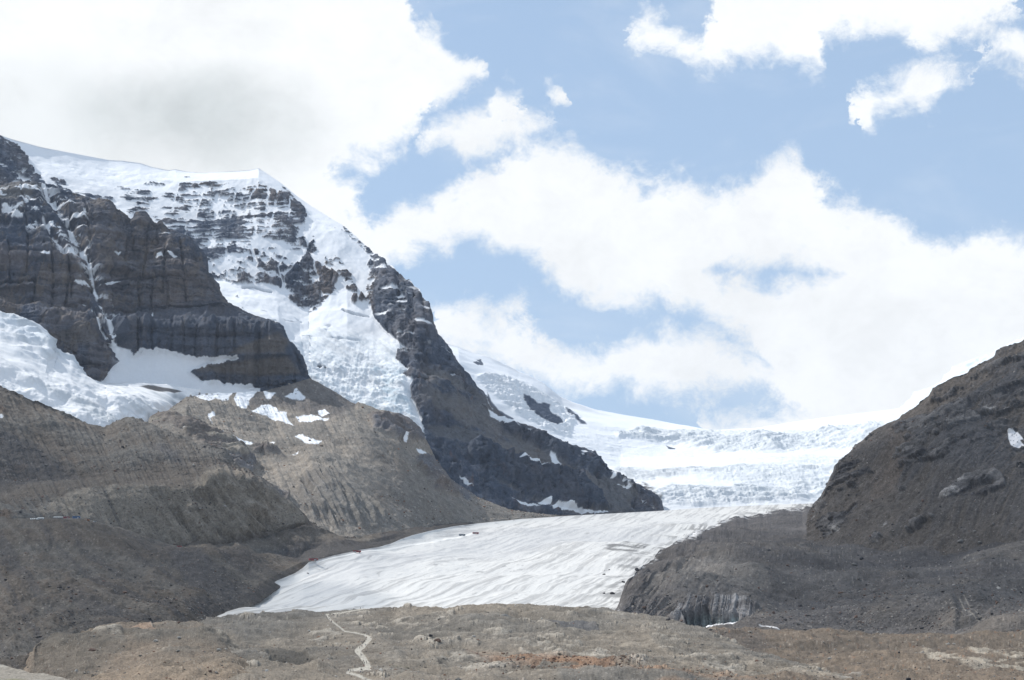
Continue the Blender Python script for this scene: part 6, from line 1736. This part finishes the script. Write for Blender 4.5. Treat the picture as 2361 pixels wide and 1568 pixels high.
# ---- people: one continuous skinned body per clothing variant
def person_mesh(name, jacket, trousers, hair, pose):
    bm = bmesh.new()
    st = 0.16 if pose else 0.05
    J = {'pel': (0, 0, 0.95, .125), 'wst': (0, 0, 1.10, .115), 'cst': (0, 0.01, 1.32, .145), 'nck': (0, 0, 1.48, .055), 'hd0': (0, 0.01, 1.56, .075), 'hd1': (0, 0.015, 1.66, .095), 'hd2': (0, 0, 1.735, .06),
         'hl': (-.09, 0, .88, .09), 'kl': (-.10, st, .50, .062), 'al': (-.10, st * 0.6, .09, .042), 'tl': (-.10, st * 0.6 + .17, .035, .035),
         'hr': (.09, 0, .88, .09), 'kr': (.10, -st * 0.3, .50, .062), 'ar': (.10, -st * 1.6, .11, .042), 'tr': (.10, -st * 1.6 + .16, .035, .035),
         'sl': (-.19, 0, 1.42, .065), 'el': (-.25, -st * 0.6, 1.15, .047), 'wl': (-.24, st * 0.5 + .05, .92, .032), 'fl': (-.24, st * 0.6 + .08, .82, .028),
         'sr': (.19, 0, 1.42, .065), 'er': (.25, st * 0.3, 1.15, .047), 'wr': (.24, st + .08, .95, .032), 'fr': (.24, st + .13, .86, .028)}
    E = [('pel', 'wst'), ('wst', 'cst'), ('cst', 'nck'), ('nck', 'hd0'), ('hd0', 'hd1'), ('hd1', 'hd2'), ('pel', 'hl'), ('hl', 'kl'), ('kl', 'al'), ('al', 'tl'), ('pel', 'hr'), ('hr', 'kr'), ('kr', 'ar'), ('ar', 'tr'),
         ('cst', 'sl'), ('sl', 'el'), ('el', 'wl'), ('wl', 'fl'), ('cst', 'sr'), ('sr', 'er'), ('er', 'wr'), ('wr', 'fr')]
    vs = {k: bm.verts.new(v[:3]) for k, v in J.items()}
    for a, b in E:
        bm.edges.new((vs[a], vs[b]))
    me = bpy.data.meshes.new(name)
    order = list(J)
    bm.verts.index_update()
    bm.to_mesh(me)
    bm.free()
    o = bpy.data.objects.new(name, me)
    COL.objects.link(o)
    md = o.modifiers.new('skin', 'SKIN')
    for i, k in enumerate(order):
        sv = me.skin_vertices[0].data[i]
        sv.radius = (J[k][3], J[k][3])
        sv.use_root = (k == 'pel')
    sb = o.modifiers.new('sub', 'SUBSURF')
    sb.levels = 1
    dg = bpy.context.evaluated_depsgraph_get()
    ev = bpy.data.meshes.new_from_object(o.evaluated_get(dg))
    bpy.data.objects.remove(o)
    ev.name = name
    ev.materials.clear()
    skin = paint('skin', (0.42, 0.26, 0.19), 0.6)
    for m in (trousers, jacket, skin, hair, paint('boot', (0.03, 0.025, 0.02), 0.8)):
        ev.materials.append(m)
    for p in ev.polygons:
        c = p.center
        arm = abs(c.x) > 0.17
        if c.z < 0.10:
            p.material_index = 4
        elif c.z > 1.66 or (c.z > 1.54 and c.y < -0.02):
            p.material_index = 3
        elif c.z > 1.50 or (arm and c.z < 0.93):
            p.material_index = 2
        elif c.z > 0.93 or arm:
            p.material_index = 1
        else:
            p.material_index = 0
        p.use_smooth = True
    return ev


TR = paint('trousers_dark', (0.03, 0.032, 0.04), 0.8)
TR2 = paint('trousers_grey', (0.08, 0.08, 0.085), 0.8)
HR = paint('hair_brown', (0.04, 0.025, 0.018), 0.7)
KINDS = {'dark': person_mesh('person', paint('jacket_dark', (0.035, 0.04, 0.05), 0.7), TR, HR, True),
         'black': person_mesh('person', paint('jacket_black', (0.02, 0.02, 0.022), 0.7), TR, HR, False),
         'red': person_mesh('person', paint('jacket_red', (0.25, 0.03, 0.03), 0.7), TR, HR, True),
         'blue': person_mesh('person', paint('jacket_blue', (0.04, 0.07, 0.18), 0.7), TR2, HR, True),
         'white': person_mesh('person', paint('jacket_white', (0.7, 0.7, 0.7), 0.7), TR2, HR, False)}
ORD = ['first', 'second', 'third', 'fourth', 'fifth', 'sixth', 'seventh', 'eighth', 'ninth', 'tenth', 'eleventh', 'twelfth', 'thirteenth', 'fourteenth', 'fifteenth', 'sixteenth',
       'seventeenth', 'eighteenth', 'nineteenth', 'twentieth']
rr = random.Random(5)


def put_person(land, x, y, kind, label, group):
    o = bpy.data.objects.new('person', KINDS[kind])
    COL.objects.link(o)
    p = land.at(x, y)
    o.location = (p[0], p[1], p[2] - 0.02)
    o.rotation_euler = (0, 0, rr.uniform(0, 6.28))
    sc_ = rr.uniform(0.96, 1.10)
    o.scale = (sc_ * 1.1, sc_ * 1.1, sc_)
    tag(o, label, 'person', group)


def cv(cx, cy):
    return (1250 + cx / 4.9) / 1.7348, (2400 + cy / 4.9) / 1.7348


LOWER = [(1236, 1505), (1208, 1500), (1146, 1485), (1118, 1480), (940, 1445), (796, 1400), (753, 1410), (714, 1400), (702, 1395)]
MID = [(1003, 1315), (1016, 1262), (987, 1250), (1061, 1245), (997, 1215), (960, 1095), (943, 1090), (918, 955), (978, 935), (954, 925), (1032, 905), (983, 880), (980, 855), (962, 850), (992, 850), (1016, 825)]
BEND = [(1062, 690), (1086, 688), (1027, 668), (1000, 660), (1050, 632)]
UPPER = [(612, 565), (458, 465), (470, 450), (382, 440), (370, 425), (338, 390), (283, 370), (270, 340), (313, 330)]
GRP = [(330, 303), (345, 305), (358, 304), (375, 305), (400, 305), (410, 305), (420, 303), (440, 300)]
RIM = [(517, 290), (630, 285), (805, 192), (820, 192), (837, 192), (938, 165), (943, 178), (1225, 208), (1240, 210)]
seq = [(LOWER, 'walker in a %s jacket at the trail foot, %s from the right end'),
       (MID, 'walker in a %s jacket on the wide trail stretch, %s up from its base'),
       (BEND, 'walker in a %s jacket where the trail bends right, %s from below'),
       (UPPER, 'walker in a %s jacket on the narrow upper trail, %s up from the bend'),
       (GRP, 'person in a %s jacket in the huddle above the trail, %s from the left'),
       (RIM, 'person in a %s jacket near the hill rim trail, %s from the left')]
redset = {(1003, 1315), (470, 450), (370, 425), (612, 565), (978, 935)}
for lst, fmt in seq:
    for i, (cx, cy) in enumerate(lst):
        x, y = cv(cx, cy)
        k = 'red' if (cx, cy) in redset else ('white' if (cx, cy) == (440, 300) else rr.choice(['dark', 'black', 'dark', 'blue']))
        put_person(LH, x, y, k, fmt % (k, ORD[i]), 'walkers on the trail')


def dv(cx, cy):
    return (1200 + cx / 1.574) / 1.7348, (2200 + cy / 1.574) / 1.7348


for i, (cx, cy) in enumerate([(590, 366), (633, 363), (898, 345), (906, 345), (1435, 339), (1447, 340), (1602, 351)]):
    x, y = dv(cx, cy)
    k = 'dark' if i % 2 else 'black'
    put_person(LH, x, y + 1.5, k, 'person in a %s jacket on the hill skyline, %s from the left' % (k, ORD[i]), 'people on the skyline')
for i, (cx, cy) in enumerate([(1907, 132), (1914, 132), (1921, 132), (1928, 132), (1935, 132), (1941, 132), (1950, 128)]):
    x, y = dv(cx, cy)
    k = 'dark' if i % 2 else 'blue'
    put_person(LG, x, y, k, 'ice walker in a %s jacket in the row on the glacier, %s from the left' % (k, ORD[i]), 'party walking on the ice')
x, y = dv(1982, 110)
put_person(LG, x, y, 'black', 'lone person in black on the ice right of the walking row', 'party walking on the ice')
for i, (px_, py_) in enumerate([(733, 1295), (736, 1294.5), (739, 1294.5), (742, 1294), (728, 1296.5)]):
    put_person(LG, px_, py_, ['dark', 'red', 'black', 'blue', 'black'][i], 'passenger in a %s jacket beside the black-roofed coach, %s of five' % (['dark', 'red', 'black', 'blue', 'black'][i], ORD[i]), 'passengers by the coach')


# ---- boulders
def rock_mesh(seed, mat, flat=0.7):
    bm = bmesh.new()
    bmesh.ops.create_icosphere(bm, subdivisions=3, radius=1.0)
    co = np.array([v.co[:] for v in bm.verts])
    rs = np.random.RandomState(seed)
    for _ in range(9):                                   # split faces of a broken block
        n = rs.normal(size=3)
        n /= np.linalg.norm(n)
        h = rs.uniform(0.45, 0.8)
        d = co @ n
        co = co - np.clip(d - h, 0, None)[:, None] * n
    co += fbm(co * 10, 8, 3, seed=seed)[:, None] * 0.05 * co
    co *= np.array([rs.uniform(0.9, 1.4), rs.uniform(0.8, 1.1), flat])
    for v, c in zip(bm.verts, co):
        v.co = c
    me = bpy.data.meshes.new('boulder')
    bm.to_mesh(me)
    bm.free()
    me.materials.append(mat)
    return me


R_DARK = paint('boulder_dark', (0.05, 0.05, 0.055), 0.9)
R_PALE = paint('boulder_pale', (0.36, 0.34, 0.31), 0.9)
R_BROWN = paint('boulder_brown', (0.12, 0.075, 0.055), 0.9)
R_GREY = paint('boulder_grey', (0.17, 0.165, 0.155), 0.9)
RM = {'dark': [rock_mesh(i, R_DARK) for i in (1, 2, 3)], 'pale': [rock_mesh(i, R_PALE) for i in (4, 5)], 'brown': [rock_mesh(i, R_BROWN) for i in (6, 7)], 'grey': [rock_mesh(i, R_GREY) for i in (8, 9)]}
BLD = [  # land, x, y, radius, kind, label
    (LG, *dv(1912, 156), 2.6, 'dark', 'dark boulder on the ice just below the row of walkers'),
    (LG, *dv(2035, 205), 3.6, 'dark', 'large dark boulder on the ice at the debris edge'),
    (LG, *dv(1912, 275), 2.4, 'dark', 'small dark boulder on the lower ice, left of a larger one'),
    (LG, *dv(1962, 277), 3.4, 'dark', 'dark boulder on the lower ice, right of a smaller one'),
    (LG, *dv(2010, 350), 2.4, 'dark', 'dark boulder where the ice tip meets the hill and debris'),
    (LG, *dv(1946, 124), 1.6, 'dark', 'smallest dark rock on the ice among the walking row'),
    (LD, *dv(2057, 72), 4.2, 'dark', 'broad dark block on the ice margin above the walkers'),
    (LG, *dv(50, 146), 2.0, 'dark', 'dark rock on the ice near the left margin below the coaches'),
    (LD, 1982, 1213, 3.0, 'grey', 'grey boulder high on the dark debris below the rocky hill'),
    (LD, 1969, 1303, 4.2, 'grey', 'grey flat-topped boulder in the middle of the debris slope'),
    (LD, 1986, 1290, 3.4, 'dark', 'dark boulder just above the grey one on the debris slope'),
    (LD, 1829, 1276, 2.8, 'dark', 'dark boulder on the left part of the debris hummocks'),
    (LD, 1774, 1271, 2.6, 'dark', 'dark boulder left of its twin on the debris hummocks'),
    (LD, 1806, 1345, 2.2, 'pale', 'pale boulder on the debris slope above the ice wall'),
    (LD, 1629, 1351, 2.2, 'brown', 'brown boulder above the ribbed slope over the ice wall'),
    (LD, 1937, 1368, 2.6, 'brown', 'brown boulder on the lower debris slope, right of centre'),
    (LD, 1874, 1405, 2.6, 'brown', 'brown boulder on the grey slope right of the ice wall'),
    (LR, 2214, 1249, 4.6, 'grey', 'large grey boulder at the foot of the rocky hill, right of frame'),
    (LR, 2258, 1252, 3.8, 'grey', 'grey boulder right of the largest one below the rocky hill'),
    (LD, 2302, 1356, 2.8, 'pale', 'whitish boulder near the right edge of the debris slope'),
    (LRM, 1590, 1467, 2.6, 'dark', 'dark boulder at the left end of the rubble mound'),
    (LRM, 1582, 1459, 2.2, 'dark', 'dark boulder at the left end of the mound, behind another'),
    (LRM, 2185, 1484, 1.9, 'pale', 'pale boulder, left of a pair on the rubble mound'),
    (LRM, 2199, 1485, 1.7, 'pale', 'pale boulder, right of a pair on the rubble mound'),
    (LRM, 1927, 1499, 1.5, 'pale', 'small pale boulder on the middle of the rubble mound'),
    (LRM, 1912, 1520, 1.6, 'pale', 'pale upright boulder low on the rubble mound'),
    (LRM, 2361 - 14, 1450, 1.8, 'brown', 'brown boulder on the mound crest at the right edge'),
    (LK, 211, 1500, 2.4, 'brown', 'dark reddish boulder on the left knoll slope'),
    (LK, 360, 1479, 1.9, 'pale', 'pale boulder near the top of the left knoll'),
    (LK, 411, 1472, 1.7, 'pale', 'pale boulder right of another near the knoll top'),
    (LK, 412, 1436, 1.6, 'brown', 'brown boulder on the knoll crest'),
    (LK, 502, 1500, 1.9, 'pale', 'pale boulder low on the right flank of the left knoll'),
    (LK, 484, 1549, 1.4, 'brown', 'brown boulder left of the pale pair at the frame bottom'),
    (LK, 497, 1551, 1.5, 'pale', 'pale boulder in the pair near the bottom left'),
    (LK, 410, 1502, 1.4, 'grey', 'grey boulder between the pale rocks of the knoll'),
    (LS, 288, 1367, 3.2, 'brown', 'orange brown boulder alone on the dark left slope'),
    (LS, 254, 1314, 3.0, 'dark', 'dark boulder high on the dark left slope'),
    (LS, 349, 1341, 2.2, 'dark', 'dark boulder in the middle of the dark left slope'),
    (LS, 158, 1354, 2.6, 'dark', 'dark boulder left of the others on the dark slope'),
    (LH, 1010, 1478, 2.4, 'brown', 'dark brown boulder left of centre on the near hill'),
    (LH, 993, 1466, 2.2, 'dark', 'dark boulder above the brown one on the near hill'),
    (LH, 995, 1489, 2.4, 'brown', 'reddish boulder below the dark ones on the near hill'),
    (LH, 955, 1490, 1.9, 'brown', 'dark reddish boulder right of the trail'),
    (LH, 1091, 1469, 2.0, 'pale', 'pale boulder beside the dark outcrop of the near hill'),
    (LH, 598, 1530, 2.0, 'grey', 'grey boulder in the stony gully left of the trail'),
    (LH, 1167, 1424, 4.4, 'grey', 'big split grey boulder near the crest of the near hill'),
    (LH, 1540, 1430, 2.2, 'dark', 'dark rock on the right shoulder of the near hill'),
]
for land, x, y, rad, kind, label in BLD:
    o = bpy.data.objects.new('boulder', rr.choice(RM[kind]))
    COL.objects.link(o)
    p = land.at(x, y)
    o.location = (p[0], p[1], p[2] + rad * 0.15)
    o.rotation_euler = (rr.uniform(-.2, .2), rr.uniform(-.2, .2), rr.uniform(0, 6.28))
    o.scale = (rad, rad, rad)
    tag(o, label, 'boulder', 'boulders')


# ---- loose stones too many to count
def stones(name, specs):
    base = bmesh.new()
    bmesh.ops.create_icosphere(base, subdivisions=1, radius=1.0)
    bv = np.array([v.co[:] for v in base.verts])
    bf = np.array([[v.index for v in f.verts] for f in base.faces])
    base.free()
    rs = np.random.RandomState(11)
    VS, FS, CS = [], [], []
    n0 = 0
    for land, count, smin, smax, region, pal in specs:
        nf = land.nfront
        X, Y = land.x[:nf], land.y[:nf]
        w = np.ones(X.shape)
        if region is not None:
            w = ss(sdf(X, Y, region), -10, 15)
        cl = fbm(land.P0[:nf], smax * 25, 4, seed=77)
        w = w * (0.3 + ss(cl, 0.0, 0.7))
        w = (w / w.sum()).ravel()
        pick = rs.choice(w.size, size=count, p=w)
        Pk = land.P[:nf].reshape(-1, 3)[pick]
        sz = smin * (1 - rs.rand(count)) ** (-1 / 3.2)
        sz = np.clip(sz, smin, smax)
        k = bv.shape[0]
        defo = 1 + rs.uniform(-0.32, 0.32, (count, k, 1))
        ax = rs.uniform(0.7, 1.35, (count, 1, 3)) * np.array([1, 1, 0.75])
        V = bv[None] * defo * ax * sz[:, None, None]
        a = rs.rand(count) * 6.28
        ca, sa = np.cos(a)[:, None], np.sin(a)[:, None]
        V = np.stack([V[..., 0] * ca - V[..., 1] * sa, V[..., 0] * sa + V[..., 1] * ca, V[..., 2]], -1) + Pk[:, None] + np.array([0, 0, 0.2]) * sz[:, None, None]
        F = bf[None] + (np.arange(count) * k)[:, None, None] + n0
        n0 += count * k
        pc = np.array(pal)[rs.randint(0, len(pal), count)] * rs.uniform(0.7, 1.25, (count, 1))
        VS.append(V.reshape(-1, 3))
        FS.append(F.reshape(-1, 3))
        CS.append(np.repeat(pc, k, 0))
    o = raw_mesh(name, np.concatenate(VS), np.concatenate(FS), np.concatenate(CS), M_NEAR)
    for p in (o.data.polygons,):
        p.foreach_set('use_smooth', np.zeros(len(p), bool))
    o['kind'] = 'stuff'
    return o


P_A = [(0.30, 0.28, 0.25), (0.20, 0.185, 0.165), (0.10, 0.09, 0.08), (0.22, 0.13, 0.09), (0.42, 0.40, 0.37)]
P_B = [(0.16, 0.15, 0.14), (0.09, 0.088, 0.09), (0.30, 0.28, 0.26), (0.16, 0.11, 0.09), (0.05, 0.05, 0.055)]
P_R = [(0.25, 0.165, 0.12), (0.21, 0.15, 0.115), (0.33, 0.29, 0.24), (0.14, 0.09, 0.07)]
stones('scree_stones', [
    (LH, 4200, 0.28, 1.5, None, P_A),
    (LH, 1500, 0.35, 1.6, [(1080, 1500), (1300, 1505), (1640, 1535), (1800, 1560), (1700, 1580), (1300, 1560), (1160, 1530)], P_R),
    (LK, 2600, 0.28, 1.4, None, P_A),
    (LRM, 3600, 0.32, 1.5, None, P_B + P_A[:1] + P_R[:1]),
    (LD, 4200, 0.5, 2.2, [(1440, 1430), (1480, 1340), (1600, 1270), (1900, 1260), (2420, 1300), (2420, 1470), (1440, 1450)], P_B),
    (LR, 2600, 0.6, 2.6, None, P_B),
    (LS, 2600, 0.45, 1.6, [(-60, 1210), (400, 1270), (690, 1290), (500, 1420), (300, 1470), (-60, 1580)], P_B),
    (LT, 2200, 0.9, 3.0, None, P_A),
    (LMO, 1800, 0.8, 2.6, None, P_B)])
